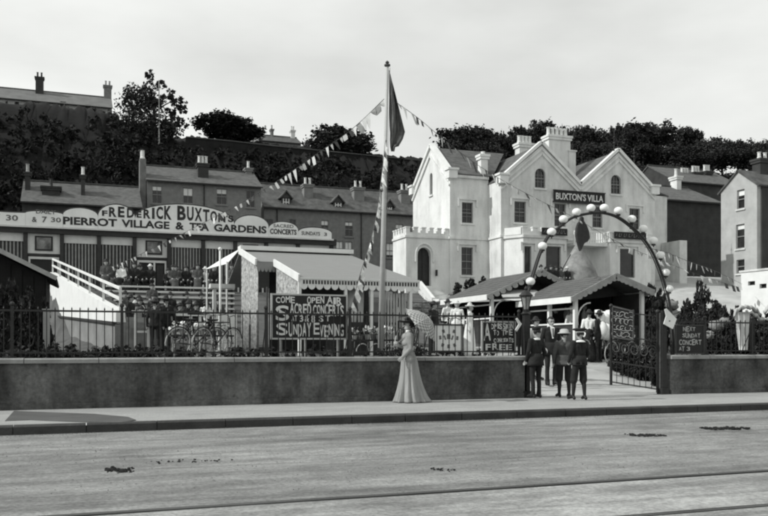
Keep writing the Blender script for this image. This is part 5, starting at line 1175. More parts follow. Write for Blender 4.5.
for j, (px, py, y, w, lab) in enumerate([(470, 279, 50.5, 18, 'low dark shrub under the lower villa window'), (484, 277, 50, 14, 'rounded dark shrub at the corner of the villa front'), (458, 283, 50.5, 14, 'small shrub beside the white porch stringer')]): shrub(px, py, y, w, 1, lab, j)
gl = 'dark garden shrub in the border right of the kiosks'
GS = [(648,286,27,30),(662,292,24,26),(702,283,31,24),(715,302,29,30),(688,300,33,20),(735,308,27,30),(752,312,25,32),(772,314,24,36),(684,308,22,24),(706,311,21.5,26),(728,314,21,28),(765,322,20,30),(655,303,22.5,22),(640,295,28,22),(790,314,22,40),(722,307,25,30),(745,318,21,26)]
for j, (px, py, y, w) in enumerate(GS): shrub(px, py, y, w, 1, f'{nth(sorted(range(17), key=lambda q: GS[q][0]).index(j))} dark garden shrub from the left in the border right of the kiosks', j, 'garden shrubs right of the kiosks')
for j, (px, py, y, w) in enumerate([(8,282,20.3,34),(30,290,19.8,30),(45,300,20.4,22)]): shrub(px, py, y, w, 1, f'dense black shrub in front of the tarred hut, {nth(j)} from the left', j, 'shrubs before the tarred hut')
for j, (px, py, y, w) in enumerate([(606,352,23.5,20),(618,350,21.5,26),(632,347,20.6,28),(646,345,20.0,28),(657,345,19.2,22)]): shrub(px, py, y, w, 1, f'low dark bush along the path behind the gate leaf, {nth(j)} from the left', j, 'bushes behind the gate leaf')
# pale rockery to the right
for j, (px, py, y, w, h) in enumerate([(716,322,20.0,14,8),(709,331,19.6,10,8),(725,318,20.4,10,6),(672,300,23.5,14,10)]):
    p = atY(px, py, y); d = y/(cs-tt(px)*sn); mb = MB(); mb.sphere((p.x, y, p.z-h*d/F/2), w*d/F/2, 10, 8, .7)
    mb.v = [(x+rnd.uniform(-.05, .05), yy+rnd.uniform(-.05, .05), z+rnd.uniform(-.04, .04)) for x, yy, z in mb.v]
    tag(mb.build('rockery_stone', M_stone, loc=(p.x, y, 1.0), smooth=True), ['pale boulder in the shrubs just above the small right board', 'low boulder right beside the small right board', 'small boulder between the right board and draped cloth', 'weathered boulder among shrubs right of the lantern arch'][j], 'rock', 'rockery boulders')
# flowering / weedy plants under the railing
me = leafmesh('border_plants', [(x*.5-5.5, 18.3+r_.uniform(-.4, .6), 1.05, .35, .3, r_.uniform(.12, .3)) for x in range(30)]+[(x*.22-1.6, 18.6+r_.uniform(-.3, .9), 1.05, .3, .3, r_.uniform(.2, .34)) for x in range(18)], 9000, .06, [M_leaf, M_leaf2], 41); tag(place_mesh(me, 'border_plants'), 'low dark border planting just behind the railing', 'plants', None, 'stuff')

# ================================================================== BICYCLES
def make_bicycle():
    t = local('bicycle', (0,0,0), 'black bicycle leaning in the row', 'bicycle'); r = .33
    for x in (-.52, .52):
        mb = MB(); mb.tube([(x+r*math.cos(a), 0, r+.02+r*math.sin(a)) for a in [math.pi*2*k/22 for k in range(22)]], .017, 6, True); w = mb.build('wheel', M_canvas, t)
        mb = MB()
        for k in range(12): a = math.pi*2*k/12; mb.tube([(x, 0, r+.02), (x+(r-.01)*math.cos(a), 0, r+.02+(r-.01)*math.sin(a))], .0035, 3)
        mb.tube([(x, -.04, r+.02), (x, .04, r+.02)], .02, 6); stuff(mb.build('spokes', M_ironw, w))
        mb = MB(); mb.tube([(x+(r+.035)*math.cos(a), 0, r+.02+(r+.035)*math.sin(a)) for a in [.3+2.3*k/9 for k in range(10)]], .016, 5); mb.build('mudguard', M_iron, t)
    S_, Hd, BB = (-.18, 0, .82), (.36, 0, .84), (-.04, 0, .30)
    mb = MB()
    for a, b in ((S_, BB), (S_, Hd), ((.38, 0, .72), BB), (BB, (-.52, 0, .35)), (S_, (-.52, 0, .35)), ((.34, 0, .95), (.52, 0, .35))): mb.tube([a, b], .015, 6)
    mb.build('frame', M_iron, t)
    mb = MB(); mb.tube([(.25, -.26, .98), (.36, -.12, 1.02), (.34, 0, .97), (.36, .12, 1.02), (.25, .26, .98)], .012, 6); mb.build('handlebar', M_ironw, t)
    mb = MB(); mb.add([(-.34,-.09,.9),(-.34,.09,.9),(-.05,.02,.9),(-.05,-.02,.9),(-.32,-.07,.85),(-.32,.07,.85),(-.07,.015,.87),(-.07,-.015,.87)], [(0,3,2,1),(4,5,6,7),(0,1,5,4),(1,2,6,5),(2,3,7,6),(3,0,4,7)]); mb.tube([(-.19,0,.82), (-.2,0,.86)], .014, 5); mb.build('saddle', M_shoe, t)
    mb = MB(); mb.tube([(-.04+.09*math.cos(a), .03, .3+.09*math.sin(a)) for a in [math.pi*2*k/12 for k in range(12)]], .01, 5, True); mb.tube([(-.04,.05,.3), (.06,.05,.18)], .012, 5); mb.tube([(-.04,-.05,.3), (-.14,-.05,.42)], .012, 5); mb.build('crank', M_ironw, t)
    return t
bike = make_bicycle(); first = True
def put_bike(px, y, rz, label, tilt=.12, group='bicycles parked behind the railing'):
    global first
    x = atY(px, 340, y).x; z = gz(x, y)
    if first: o = bike; o.location = (x, y, z); o['label'] = label; first = False
    else: o = copy_thing(bike, (x, y, z), rz, label)
    o.rotation_euler = (tilt, 0, rz); o['group'] = group
for j, px in enumerate((402, 412)): put_bike(px, 19.6+.1*(j % 2), .95+.1*(j % 3), f'{nth(j)} bicycle from the left in the row below the tea booth', group='bicycles below the tea booth')
for j, px in enumerate((196, 216)): put_bike(px, 19.8+.15*(j % 2), .5+.2*(j % 3), f'{nth(j)} bicycle from the left in the row behind the left railing', group='bicycles behind the left railing')
put_bike(443, 19.6, .9, 'single bicycle behind the photograph frame')
put_bike(592, 23.2, .5, 'leftmost bicycle of the three inside the gateway', group='bicycles inside the gateway'); put_bike(604, 23.8, .55, 'middle bicycle of the three inside the gateway', group='bicycles inside the gateway'); put_bike(620, 22.6, .35, 'bicycle standing behind the open gate leaf', group='bicycles inside the gateway')
# white trestle frames beyond the left railing
def trestle(px, py, y, w, label):
    p = atY(px, py, y); zg = gz(p.x, y); t = thing('white_trestle', (p.x, y, zg), label, 'trestle', 'white frames beyond the railing')
    for s in (-1, 1): mb = MB(); mb.bar((p.x+s*w/2, y, zg), (p.x+s*w/2, y, p.z), .07, .07); mb.build('leg', M_white, t)
    mb = MB(); mb.box(p.x-w/2-.1, p.x+w/2+.1, y-.06, y+.06, p.z, p.z+.07); mb.build('top_rail', M_white, t); mb = MB(); mb.box(p.x-w/2+.036, p.x+w/2-.036, y-.03, y+.03, (p.z+zg)/2, (p.z+zg)/2+.06); mb.build('brace', M_white, t)
trestle(142, 313, 25, .35, 'narrow white frame just right of the white stair'); trestle(186, 316, 25, .8, 'white frame behind the bicycles at the left'); trestle(204, 315, 25, .75, 'white frame next to the white counter')
# tables of the tea garden
# ================================================================== PEOPLE
def capsule(mb, a, b, r0, r1, n=12):
    a = Vector(a); b = Vector(b); d = (b-a); L_ = d.length; d = d/L_ if L_ > 1e-6 else Vector((0,0,1)); pts = []; rs = []
    for q in (.04, .5, .87): an = math.asin(q); pts.append(a-d*r0*math.cos(an)); rs.append(r0*q)
    pts += [a, b]; rs += [r0, r1]
    for q in (.87, .5, .04): an = math.asin(q); pts.append(b+d*r1*math.cos(an)); rs.append(r1*q)
    mb.tube(pts, rs, n)
def figure(name, prims, mats, voxel, scale=1.0, sm_=1):
    mb = MB()
    for (a, b, r0, r1, m) in prims: capsule(mb, a, b, r0, r1)
    me = bpy.data.meshes.new('t'); me.from_pydata(mb.v, [], mb.f); o = bpy.data.objects.new('t', me); COL.objects.link(o)
    md = o.modifiers.new('r', 'REMESH'); md.mode = 'VOXEL'; md.voxel_size = voxel
    if sm_: s = o.modifiers.new('s', 'SMOOTH'); s.factor = .5; s.iterations = sm_
    bpy.context.view_layer.update(); dg = bpy.context.evaluated_depsgraph_get()
    nm = bpy.data.meshes.new_from_object(o.evaluated_get(dg), depsgraph=dg); bpy.data.objects.remove(o); bpy.data.meshes.remove(me); nm.name = name
    n = len(nm.polygons); c = np.empty(n*3); nm.polygons.foreach_get('center', c); c = c.reshape(-1, 3); best = np.full(n, 1e9); mi = np.zeros(n, np.int32)
    for (a, b, r0, r1, m) in prims:
        a = np.array(a, float); b = np.array(b, float); d = b-a; l2 = max(d@d, 1e-9); t = np.clip((c-a)@d/l2, 0, 1)
        ds = np.linalg.norm(c-(a+t[:, None]*d), axis=1)-(r0+(r1-r0)*t); w = ds < best; best[w] = ds[w]; mi[w] = m
    nm.materials.clear()
    for m in mats: nm.materials.append(m)
    nm.polygons.foreach_set('material_index', mi); nm.polygons.foreach_set('use_smooth', [True]*n)
    if scale != 1: nm.transform(Matrix.Scale(scale, 4))
    nm.update(); return nm
def hand(P_, w, k, side, s, curl=.5, m=0, fwd=Vector((0,-1,0))):
    """palm and five unequal fingers; w wrist, k knuckle centre"""
    w = Vector(w); k = Vector(k); d = (k-w).normalized(); f = (fwd-d*fwd.dot(d)).normalized()   # spread axis
    c = d.cross(f).normalized()*(-side)                                                        # curl direction (towards the body)
    for o in (-.022, -.006, .010, .024): P_.append((w+f*o*.6*s, k+f*o*s, .018*s, .015*s, m))
    for o, l in ((-.030, .060), (-.010, .072), (.010, .068), (.029, .052)):
        a = k+f*o*s; b = a+(d*(1-curl*.3)+c*curl*.6).normalized()*l*.55*s; e = b+(d*(1-curl)+c*curl*1.3).normalized()*l*.5*s
        P_.append((a, b, .0105*s, .0095*s, m)); P_.append((b, e, .0095*s, .0085*s, m))
    a = w+(k-w)*.25-f*.022*s; b = a+(d*.6-f*.8).normalized()*.042*s; e = b+(d*.95-f*.2+c*.3).normalized()*.034*s
    P_.append((a, b, .014*s, .012*s, m)); P_.append((b, e, .012*s, .010*s, m))
def human(pose=None, fem=False, knick=False, coat=1, leg=2, shoe=3, headm=0, hairm=5, tilt=(0, 0), hands=True, fat=1.0, sleeve=1):
    """metres for a 1.75 m figure, facing -Y"""
    J = dict(ank=[(-.10,.0,.09), (.10,.0,.09)], knee=[(-.105,-.02,.49), (.105,-.02,.49)], hip=[(-.10,0,.92), (.10,0,.92)], toe=[(-.13,-.15,.045), (.13,-.15,.045)],
             sh=[(-.185,.0,1.42), (.185,.0,1.42)], elb=[(-.25,.03,1.13), (.25,.03,1.13)], wr=[(-.26,-.04,.89), (.26,-.04,.89)], kn=[(-.262,-.055,.80), (.262,-.055,.80)], head=(0, 0, 0), curl=.45)
    if pose: J.update(pose)
    P_ = []; f = fat
    for i in (0, 1):
        P_.append((J['hip'][i], J['knee'][i], .092*f, (.096 if knick else .064)*f, leg))
        if knick: P_.append((J['knee'][i], tuple(Vector(J['knee'][i]).lerp(Vector(J['ank'][i]), .12)), .095, .075, leg))
        k = Vector(J['knee'][i]); a = Vector(J['ank'][i]); cal = k.lerp(a, .35)+Vector((0, .015, 0)); lm = 6 if knick else leg
        P_ += [(k, cal, .058*f, .056*f, lm), (cal, a, .056*f, (.038 if knick else .054), lm)]
        P_ += [(a, J['toe'][i], .048, .036, shoe), (a, a+Vector((0, .05, -.045)), .04, .04, shoe)]
        if not knick: P_.append((a+Vector((0,0,.06)), a+Vector((0,-.01,-.01)), .06, .063, leg))
        s = J['sh'][i]; e = J['elb'][i]; w = J['wr'][i]
        P_ += [(s, e, (.064 if not fem else .06)*f, .05*f, sleeve), (e, w, .049*f, .037*f, sleeve)]
        if hands: hand(P_, w, J['kn'][i], -1 if i == 0 else 1, 1.0, J['curl'], headm, Vector(J.get('spread', (0,-1,0))))
        else: P_.append((w, J['kn'][i], .035, .03, headm))
    W_ = .86 if fem else 1
    P_ += [(J['hip'][0], J['hip'][1], .115*f, .115*f, coat), ((-.06*W_,0,.95), (-.05*W_,.0,1.14), .115*f, .10*W_*f, coat), ((.06*W_,0,.95), (.05*W_,.0,1.14), .115*f, .10*W_*f, coat),
           ((-.05*W_,0,1.12), (-.09*W_,0,1.33), .10*W_*f, .105*W_*f, coat), ((.05*W_,0,1.12), (.09*W_,0,1.33), .10*W_*f, .105*W_*f, coat), ((-.15,.0,1.40), (.15,.0,1.40), .068, .068, coat),
           ((-.09,.0,1.44), (0,.0,1.49), .05, .05, coat), ((.09,.0,1.44), (0,.0,1.49), .05, .05, coat)]
    if fem: P_ += [((-.06,-.045,1.26), (.06,-.045,1.26), .075, .075, coat)]
    h = Vector(J['head']); B = Vector((0, 0, 1.5))
    def hd(x, y, z):
        v = Vector((x, y, z))-B; v.rotate(Matrix.Rotation(h.z, 3, 'Z') @ Matrix.Rotation(h.x, 3, 'X')); return tuple(v+B)
    P_ += [((0,.01,1.46), hd(0,.0,1.55), .053, .05, headm), (hd(0,-.018,1.575), hd(0,-.008,1.65), .062, .083, headm), (hd(0,.03,1.64), hd(0,.02,1.66), .085, .083, headm), (hd(0,-.06,1.56), hd(0,-.055,1.57), .03, .03, headm),
           (hd(0,-.096,1.625), hd(0,-.113,1.60), .009, .014, headm), (hd(-.082,.01,1.62), hd(-.086,.015,1.60), .014, .011, headm), (hd(.082,.01,1.62), hd(.086,.015,1.60), .014, .011, headm),
           (hd(0,-.085,1.568), hd(0,-.088,1.566), .017, .017, headm), (hd(-.03,-.088,1.652), hd(.03,-.088,1.652), .012, .012, headm)]
    P_ += [(hd(0,.045,1.66), hd(0,.02,1.69), .082, .082, hairm), (hd(-.05,.04,1.64), hd(.05,.04,1.64), .06, .06, hairm), (hd(0,-.03,1.705), hd(0,.03,1.70), .055, .07, hairm)]
    return P_, hd
def place_person(me, loc, rz, label, H_, cat='person', group=None):
    t = local('person', loc, label, cat, group, rz); b = bpy.data.objects.new('body', me); COL.objects.link(b); b.parent = t; t.scale = (H_/1.75,)*3; return t
def face(t, hd, brow=True):
    for s in (-1, 1):
        p = hd(s*.032, -.092, 1.632); mb = MB(); mb.sphere(p, .009, 8, 6); mb.build('eye', M_hair, t)
        mb = MB(); mb.tube([hd(s*.045, -.092, 1.653), hd(s*.018, -.1, 1.656)], .005, 5); mb.build('eyebrow', M_hair, t)
    mb = MB(); mb.tube([hd(-.024, -.09, 1.568), hd(0, -.1, 1.566), hd(.024, -.09, 1.568)], .0055, 6); mb.build('mouth', mat('lip', .15, .1, 4), t)
PM = [M_skin, M_suit, M_suit, M_shoe, M_shirt, M_hair, mat('stocking', .02, .2, 9, .9)]
PMg = [M_skin, M_suitg, M_suit, M_shoe, M_shirt, M_hair, PM[6]]
def cloth_ring(rows, n=48, fold=0.0, nf=9, seed=0):
    """rows: (z, rx, ry, cx, cy); folds grow towards the hem"""
    mb = MB(); r = random.Random(seed); ph = [r.uniform(0, 6.28) for _ in range(3)]; vs = []
    for i, (z, rx, ry, cx, cy) in enumerate(rows):
        k = i/(len(rows)-1)
        for j in range(n):
            a = 2*math.pi*j/n; w = 1+fold*k*(.55*math.sin(nf*a+ph[0])+.3*math.sin((nf*1.7//1)*a+ph[1])+.25*math.sin(4*a+ph[2])); vs.append((cx+rx*w*math.cos(a), cy+ry*w*math.sin(a), z))
    fs = [(i*n+j, (i+1)*n+j, (i+1)*n+(j+1) % n, i*n+(j+1) % n) for i in range(len(rows)-1) for j in range(n)]
    mb.add(vs, fs); return mb
def solidify(o, t=.008): m = o.modifiers.new('s', 'SOLIDIFY'); m.thickness = t; m.offset = 1; return o

# ---- the lady with the parasol
pose = dict(sh=[(-.165,.0,1.41), (.165,.0,1.41)], elb=[(-.225,.06,1.15), (.20,.0,1.14)], wr=[(-.14,-.16,1.20), (.16,-.16,.97)], kn=[(-.115,-.215,1.25), (.145,-.225,.91)], toe=[(-.1,-.16,.045), (.1,-.12,.045)], head=(-.12, 0, -.12), curl=.8, spread=(0,0,1))
pr, hd = human(pose, fem=True, coat=1, leg=1, sleeve=1)
for s, e in ((pose['sh'][0], pose['elb'][0]), (pose['sh'][1], pose['elb'][1])):
    s = Vector(s); e = Vector(e); pr.append((s+Vector((0,0,-.01)), s.lerp(e, .55), .085, .062, 1))
PL = [M_skin, M_dress, M_dress, M_shoe, M_shirt, M_hair, PM[6]]
g = atZ(408, 402, .136)
lady = place_person(figure('body', pr, PL, .0085), (g.x, g.y, .136), -math.pi/2-.08, 'woman in long pale dress walking with lace parasol over her shoulder', 1.70)
rows = [(1.10,.118,.105,0,.0), (1.04,.132,.12,0,.01), (.96,.155,.145,0,.02), (.85,.17,.165,0,.03), (.65,.18,.19,0,.04), (.45,.20,.225,0,.05), (.28,.225,.265,0,.06), (.12,.26,.315,0,.075), (.03,.285,.355,0,.09), (.004,.29,.37,0,.095)]
o = solidify(cloth_ring(rows, 140, .24, 12, 3).build('skirt', M_dress, lady, smooth=True))
mb = MB(); mb.lathe([(.119, 1.07), (.122, 1.09), (.119, 1.125)], (0,0,0), 28, 1, .9); mb.build('belt', mat('belt_ribbon', .22, .1, 4), lady, smooth=True)
mb = MB(); mb.lathe([(.06, 1.475), (.053, 1.50), (.056, 1.535)], (0, .005, 0), 20); mb.build('collar', M_shirt, lady, smooth=True)
mb = MB(); hc = Vector(hd(0, .015, 1.735)); mb.lathe([(.075,-.05), (.17,-.035), (.235,-.005), (.24,.005), (.17,-.005), (.10,.01), (.10,.05), (.06,.07), (.01,.072)], tuple(hc), 28, .8, 1.0); ht = mb.build('hat', M_hair, lady, smooth=True)
mb = MB()
for k in range(9): a = k*.75; mb.sphere((hc.x+.085*math.cos(a), hc.y+.095*math.sin(a), hc.z+.05+.012*(k % 3)), .034, 8, 6)
mb.build('hat_trimming', M_suitg, ht)
mb = MB(); mb.sphere(hd(0, .085, 1.66), .055, 12, 8); mb.sphere(hd(0, .03, 1.70), .09, 14, 9, .7); mb.build('hair', M_hair, lady, smooth=True)
face(lady, hd)
# parasol in the lady's own frame: facing -Y, so back is +Y; camera side is +X
Hn = Vector(pose['kn'][0])+Vector((0, -.005, .0)); ax = Vector((.18, .66, .60)).normalized(); tipc = Vector((.14, .33, 1.72))
ax = (tipc-Hn).normalized()
par = thing('parasol', (g.x, g.y, .136), 'open lace parasol with lattice pattern held by the woman', 'parasol'); ORG[par.name] = Vector(); par.rotation_euler = lady.rotation_euler; par.scale = lady.scale
mb = MB(); mb.tube([Hn-ax*.14, tipc+ax*.16], .008, 8); mb.build('stick', M_woodm, par)
nA = Vector((.42, .62, .66)).normalized(); e1 = nA.cross(Vector((0,0,1))).normalized(); e2 = nA.cross(e1); apex = tipc+nA*.12; R0 = .44; nr = 14; ns = 8
mb = MB(); vs = [apex]; 
for i in range(1, nr+1):
    f = i/nr
    for j in range(80):
        a = 2*math.pi*j/80; seg = (j % 10)/10; sc = 1-.045*math.sin(math.pi*seg)*f; vs.append(apex+(e1*math.cos(a)+e2*math.sin(a))*R0*f*sc-nA*(.23*f*f))
m_ = 80; fs = [(0, 1+j, 1+(j+1) % m_) for j in range(m_)]+[(1+(i-1)*m_+j, 1+i*m_+j, 1+i*m_+(j+1) % m_, 1+(i-1)*m_+(j+1) % m_) for i in range(1, nr) for j in range(m_)]
mb.add(vs, fs); mb.m = [1 if (f_ >= m_ and ((f_-m_)//m_+f_//2) % 2 == 0) else 0 for f_ in range(len(fs))]
o = solidify(mb.build('canopy', [mat('lace_pale', .40, .1, 5), mat('lace_open', .17, .1, 5)], par, smooth=True), .004)
for j in range(8):
    a = 2*math.pi*j/8; mb = MB(); mb.tube([apex+(e1*math.cos(a)+e2*math.sin(a))*R0*f*1.0-nA*(.23*f*f)+nA*.004 for f in (.02,.3,.6,.9,1.03)], .005, 5); mb.build('rib', M_shirt, par)
mb = MB(); mb.tube([apex+nA*.0, apex+nA*.07], [.009, .004], 6); mb.build('ferrule', M_woodm, par)
# ---- four at the gateway
def hatl(t, hd, prof, m, name='hat', sx=1, sy=1.1, z=1.70, n=24, tiltv=0):
    c = hd(0, .012, z); mb = MB(); mb.lathe(prof, c, n, sx, sy); return mb.build(name, m, t, smooth=True)
def standing(px, py, H_, rz, label, mats, zz=None, y=None, knick=False, pose=None, voxel=.0095, fat=1.0, cat='person'):
    pr, hd = human(pose, knick=knick, fat=fat); p = atZ(px, py, zz) if zz is not None else Vector((atY(px, 340, y).x, y, gz(atY(px, 340, y).x, y)))
    return place_person(figure('body', pr, mats, voxel), p, rz, label, H_, cat), hd
CAP = [(.098,-.02), (.10,.01), (.115,.03), (.11,.05), (.07,.065), (.01,.07)]
BOATER = [(.098,-.012), (.175,-.012), (.177,-.002), (.10,.0), (.098,.065), (.09,.07), (.01,.072)]
TAM = [(.095,-.02), (.098,.01), (.16,.03), (.175,.05), (.15,.075), (.06,.085), (.01,.085)]
def coat(t, z0=.74, m=M_suit, w=1.0): solidify(cloth_ring([(1.10,.165*w,.125,0,0), (.98,.20*w,.145,0,0), (.86,.215*w,.155,0,.0), (z0,.225*w,.165,0,0)], 36, .03, 7, 2).build('coat_skirt', m, t, smooth=True), .01)
b1, hd = standing(536, 398, 1.58, math.pi+.25, 'youth in dark suit and cap with white collar seen from behind at the wall end', PM, zz=.136, pose=dict(toe=[(-.13,-.15,.045), (.13,-.15,.045)], elb=[(-.25,.04,1.13), (.26,.0,1.15)], wr=[(-.25,-.04,.90), (.22,-.12,.93)], kn=[(-.25,-.06,.81), (.20,-.18,.87)]))
coat(b1, .80); hatl(b1, hd, CAP, M_suit, 'cap')
def sailor(t, m=M_shirt, w=.15, dz=.0):
    mb = MB(); mb.lathe([(.062, 1.49+dz), (.10, 1.475+dz), (w, 1.445+dz), (w+.01, 1.435+dz), (.07, 1.45+dz)], (0, .01, 0), 24, 1.15, .85); return mb.build('collar', m, t, smooth=True)
sailor(b1, w=.095)
b2, hd = standing(551, 387, 1.80, -.12, 'tall bareheaded man in dark suit and white shirt facing the road', PM, y=19.5, pose=dict(elb=[(-.25,.05,1.13), (.25,.05,1.13)], wr=[(-.20,-.08,.95), (.22,-.08,.93)], kn=[(-.17,-.13,.90), (.20,-.14,.86)]))
coat(b2, .78); face(b2, hd)
mb = MB(); mb.add([(-.055,-.105,1.47), (.055,-.105,1.47), (.012,-.135,1.20), (-.012,-.135,1.20), (-.05,-.06,1.49), (.05,-.06,1.49), (.01,-.10,1.20), (-.01,-.10,1.20)], [(0,3,2,1), (4,5,6,7), (0,1,5,4), (1,2,6,5), (2,3,7,6), (3,0,4,7)]); mb.build('shirt_front', M_shirt, b2)
mb = MB(); mb.lathe([(.058, 1.485), (.056, 1.51), (.054, 1.53)], (0,.0,0), 18); mb.build('collar', M_shirt, b2, smooth=True)
mb = MB(); mb.bar((0,-.137,1.46), (0,-.142,1.24), .022, .01, (0,1,0)); mb.build('necktie', M_suit, b2)
b3, hd = standing(564, 397.5, 1.52, math.pi-.2, 'boy in grey belted jacket and round white hat seen from behind', PMg, zz=.136, knick=True, pose=dict(ank=[(-.12,.05,.09), (.10,-.08,.09)], toe=[(-.14,-.10,.045), (.12,-.23,.045)], knee=[(-.11,.01,.49), (.105,-.06,.49)], elb=[(-.29,.02,1.16), (.27,.03,1.14)], wr=[(-.24,-.08,.97), (.26,-.06,.91)], kn=[(-.20,-.13,.92), (.26,-.10,.82)]))
coat(b3, .86, M_suitg, 1.0); mb = MB(); mb.lathe([(.170, 1.05), (.176, 1.075), (.168, 1.10)], (0,0,0), 24, 1, .78); mb.build('belt', M_suit, b3, smooth=True)
hatl(b3, hd, [(.10,-.03), (.165,-.04), (.17,-.03), (.115,.0), (.108,.055), (.07,.08), (.01,.085)], M_canvas)
b4, hd = standing(579.5, 400, 1.52, math.pi+.1, 'boy in black sailor suit with white collar and broad dark tam seen from behind', PM, zz=.136, knick=True, pose=dict(ank=[(-.11,.06,.09), (.12,-.10,.09)], toe=[(-.15,-.08,.045), (.15,-.25,.045)], knee=[(-.11,.01,.49), (.115,-.08,.49)], elb=[(-.27,-.01,1.14), (.27,.0,1.14)], wr=[(-.22,-.14,.96), (.23,-.13,.95)], kn=[(-.17,-.20,.93), (.18,-.19,.92)]))
coat(b4, .88); hatl(b4, hd, TAM, M_suit, 'tam'); mb = MB(); c = hd(0, .012, 1.695); mb.lathe([(.10,-.022), (.104,-.012), (.10,.004)], c, 24, 1, 1.1); mb.build('hat_band', M_shirt, b4, smooth=True)
mb = MB(); mb.add([(-.13,.085,1.47), (.13,.085,1.47), (.12,.15,1.30), (-.12,.15,1.30), (-.13,.06,1.47), (.13,.06,1.47), (.12,.12,1.30), (-.12,.12,1.30)], [(0,1,2,3), (7,6,5,4), (0,4,5,1), (1,5,6,2), (2,6,7,3), (3,7,4,0)]); sailor(b4, w=.13)
# ---- others behind the railing (standing)
def low(prims_kw, mats, voxel=.022, hat=None, skirt=False, extra=()):
    pr, hd = human(hands=True, **prims_kw) if voxel < .02 else human(hands=False, **prims_kw)
    if skirt: pr += [((0,.02,1.0), (0,.03,.55), .15, .21, 2), ((0,.03,.55), (0,.04,.2), .21, .25, 2), ((-.06,.03,.3), (-.08,.03,.16), .2, .2, 2), ((.06,.03,.3), (.08,.03,.16), .2, .2, 2)]
    if hat: pr += hat
    return figure('body', list(pr)+list(extra), mats, voxel)
hatd = [((0,.01,1.70), (0,.01,1.74), .10, .085, 5)]+[((.12*math.cos(a), .12*math.sin(a)+.01, 1.70), (.15*math.cos(a), .15*math.sin(a)+.01, 1.70), .02, .02, 5) for a in [k*.52 for k in range(12)]]
def hatm(m): return [(a, b, r0, r1, m) for a, b, r0, r1, _ in hatd]
ST = {'dark man': low({}, PM, hat=hatd), 'light man': low({}, [M_skin, M_canvas, M_suit, M_shoe, M_shirt, M_hair, PM[6]], hat=hatd),
      'white woman': low(dict(fem=True), [M_skin, M_shirt, M_shirt, M_shoe, M_straw, M_hair, PM[6]], hat=hatm(4), skirt=True), 'dark woman': low(dict(fem=True), [M_skin, M_shirt, M_suit, M_shoe, M_straw, M_hair, PM[6]], hat=hatd, skirt=True)}
def stand(px, y, kind, H_, label, rz=0, group=None):
    x = atY(px, 340, y).x; return place_person(ST[kind], (x, y, gz(x, y)), rz, label, H_, 'person', group)
stand(118.5, 27, 'white woman', 1.5, 'girl in long white dress at the foot of the white stair', 2.4)
stand(155, 24.5, 'dark man', 1.5, 'left hand of two dark figures behind the left railing', 2.8); stand(166, 24.8, 'dark man', 1.58, 'right hand of two dark figures behind the left railing', 3.3)
stand(131, 29, 'dark man', 1.6, 'dark figure standing between the white stair and the narrow frame', 1)
stand(536, 20.3, 'light man', 1.68, 'man in pale jacket and hat behind the youth at the wall end', .3)
stand(434, 26, 'dark man', 1.7, 'dark suited man in hat behind the parasol', .6); stand(448, 27.5, 'dark woman', 1.62, 'woman in white blouse and dark hat above the photograph frame', .2)
stand(457, 27.0, 'white woman', 1.58, 'woman in white with pale hat above the photograph frame', -.5); stand(470, 24.5, 'white woman', 1.66, 'woman in white standing between the two small boards', .9)
stand(400, 25.2, 'dark woman', 1.75, 'woman in dark skirt beside the booth screen behind the walking woman', -.4)
stand(528, 27, 'dark man', 1.7, 'dark figure in the shadow behind the lantern post', .4)
for j, (px, y, k) in enumerate(((572, 25, 'white woman'), (584, 26.0, 'light man'), (567, 26.8, 'dark woman'), (589, 23.2, 'dark woman'), (599, 23.0, 'dark man'), (556, 26.5, 'dark man'))):
    stand(px, y, k, 1.6, {'white woman': 'woman in white with pale hat standing in front of the right kiosk, '+('leftmost' if px < 580 else 'rightmost'), 'light man': 'man in pale jacket at the corner of the right kiosk', 'dark woman': 'woman in dark skirt and white blouse before the right kiosk, '+('leftmost' if px < 580 else 'rightmost'), 'dark man': 'dark suited man among the crowd at the right kiosk, '+('leftmost' if px < 580 else 'rightmost')}[k], j*.9, 'crowd in front of the right kiosk')
# ---- seated audience
def seated(mats, hat, woman):
    pose = dict(hip=[(-.1,0,.5), (.1,0,.5)]); pr, _ = human(hands=False); q = []
    for (a, b, r0, r1, m) in pr:
        a = Vector(a); b = Vector(b)
        if min(a.z, b.z) > .93 or (a.z > .85 and abs(a.x) < .2 and m == 1): q.append((a-Vector((0,0,.42)), b-Vector((0,0,.42)), r0, r1, m))
    for s in (-1, 1):
        q += [((s*.1,0,.5), (s*.12,-.42,.5), .09, .07, 2), ((s*.12,-.42,.5), (s*.12,-.40,.1), .065, .05, 2), ((s*.12,-.40,.06), (s*.13,-.53,.05), .045, .04, 3), ((s*.25,.0,.72), (s*.13,-.25,.62), .05, .04, 1), ((s*.13,-.25,.62), (s*.10,-.30,.60), .038, .035, 0)]
    if woman: q += [((0,0,.48), (0,-.42,.45), .16, .17, 2), ((0,-.42,.42), (0,-.45,.15), .17, .2, 2)]
    for (a, b, r0, r1, m) in hat: q.append((Vector(a)-Vector((0,0,.42)), Vector(b)-Vector((0,0,.42)), r0, r1, m))
    return figure('body', q, mats, .034)
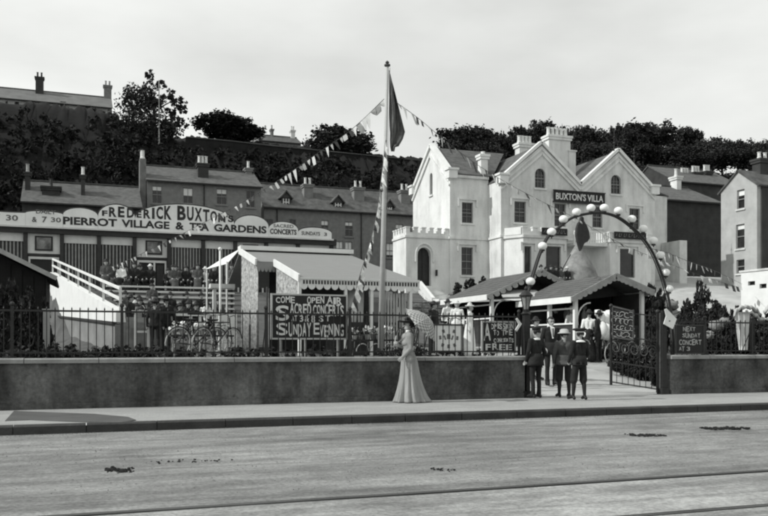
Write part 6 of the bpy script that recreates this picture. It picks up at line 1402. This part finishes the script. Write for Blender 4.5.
SE = {'dark suit, dark hat': seated(PM, hatd, False), 'dark suit, straw hat': seated([M_skin, M_suit, M_suit, M_shoe, M_straw, M_hair, PM[6]], hatm(4), False),
      'white blouse, dark skirt': seated([M_skin, M_shirt, M_suit, M_shoe, M_straw, M_hair, PM[6]], hatd, True), 'grey dress, dark hat': seated([M_skin, M_suitg, M_suitg, M_shoe, M_straw, M_hair, PM[6]], hatd, True),
      'pale dress, straw hat': seated([M_skin, M_canvas, M_canvas, M_shoe, M_straw, M_hair, PM[6]], hatm(4), True)}
KS = list(SE); wts = [9, 2, 2, 5, 1.2]; ra = random.Random(17)
SEQ = {}
def sit(x, y, z, rz, place, group, seat=.45):
    SEQ[place] = SEQ.get(place, -1)+1
    k = ra.choices(KS, wts)[0]; o = bpy.data.objects.new('person', SE[k]); COL.objects.link(o); s = ra.uniform(.9, 1.05); o.location = (x, y, z-.0); o.scale = (s,)*3; o.rotation_euler = (0, 0, rz+ra.uniform(-.4, .4))
    tag(o, f'{nth(SEQ[place])} spectator from left {place}, {k}', 'person', group)
for row in (0, 1, 2):                      # on the terrace before the pavilion
    y = 42.6+.95*row; z = 4.05-.05; x = atY(106, 280, y).x+row*.2
    while x < atY(232, 280, y).x: 
        if ra.random() < .82: sit(x, y, z-.02, 0, f'in the {("front", "middle", "back")[row]} row before the pavilion', 'spectators on the terrace')
        x += ra.uniform(.5, .75)
for k, (y, z, x0, x1) in enumerate(ROWS):   # on the tiered planks
    if k < 5: dens = .07
    else: dens = .85
    x = x0+.2
    while x < x1-.2:
        if ra.random() < dens: sit(x, y, z-.50, .1, f'on the {nth(k)} plank from the top', 'spectators on the tiered planks')
        x += ra.uniform(.5, .7)
for k in range(4):                           # chairs on the ground
    y = 34.6-1.1*k; x = 1.6
    while x < 5.0:
        if ra.random() < .8: sit(x, y, gz(x, y)-.02, .2, f'in the {nth(k)} row below the planks', 'spectators on the level ground')
        x += ra.uniform(.55, .8)
for px in (541, 546, 551, 556, 561, 567): y = 46.5; x = atY(px, 275, y).x; sit(x, y, atY(px, 268, y).z-1.22, 0, 'before the left bay window', 'spectators below the bay window')
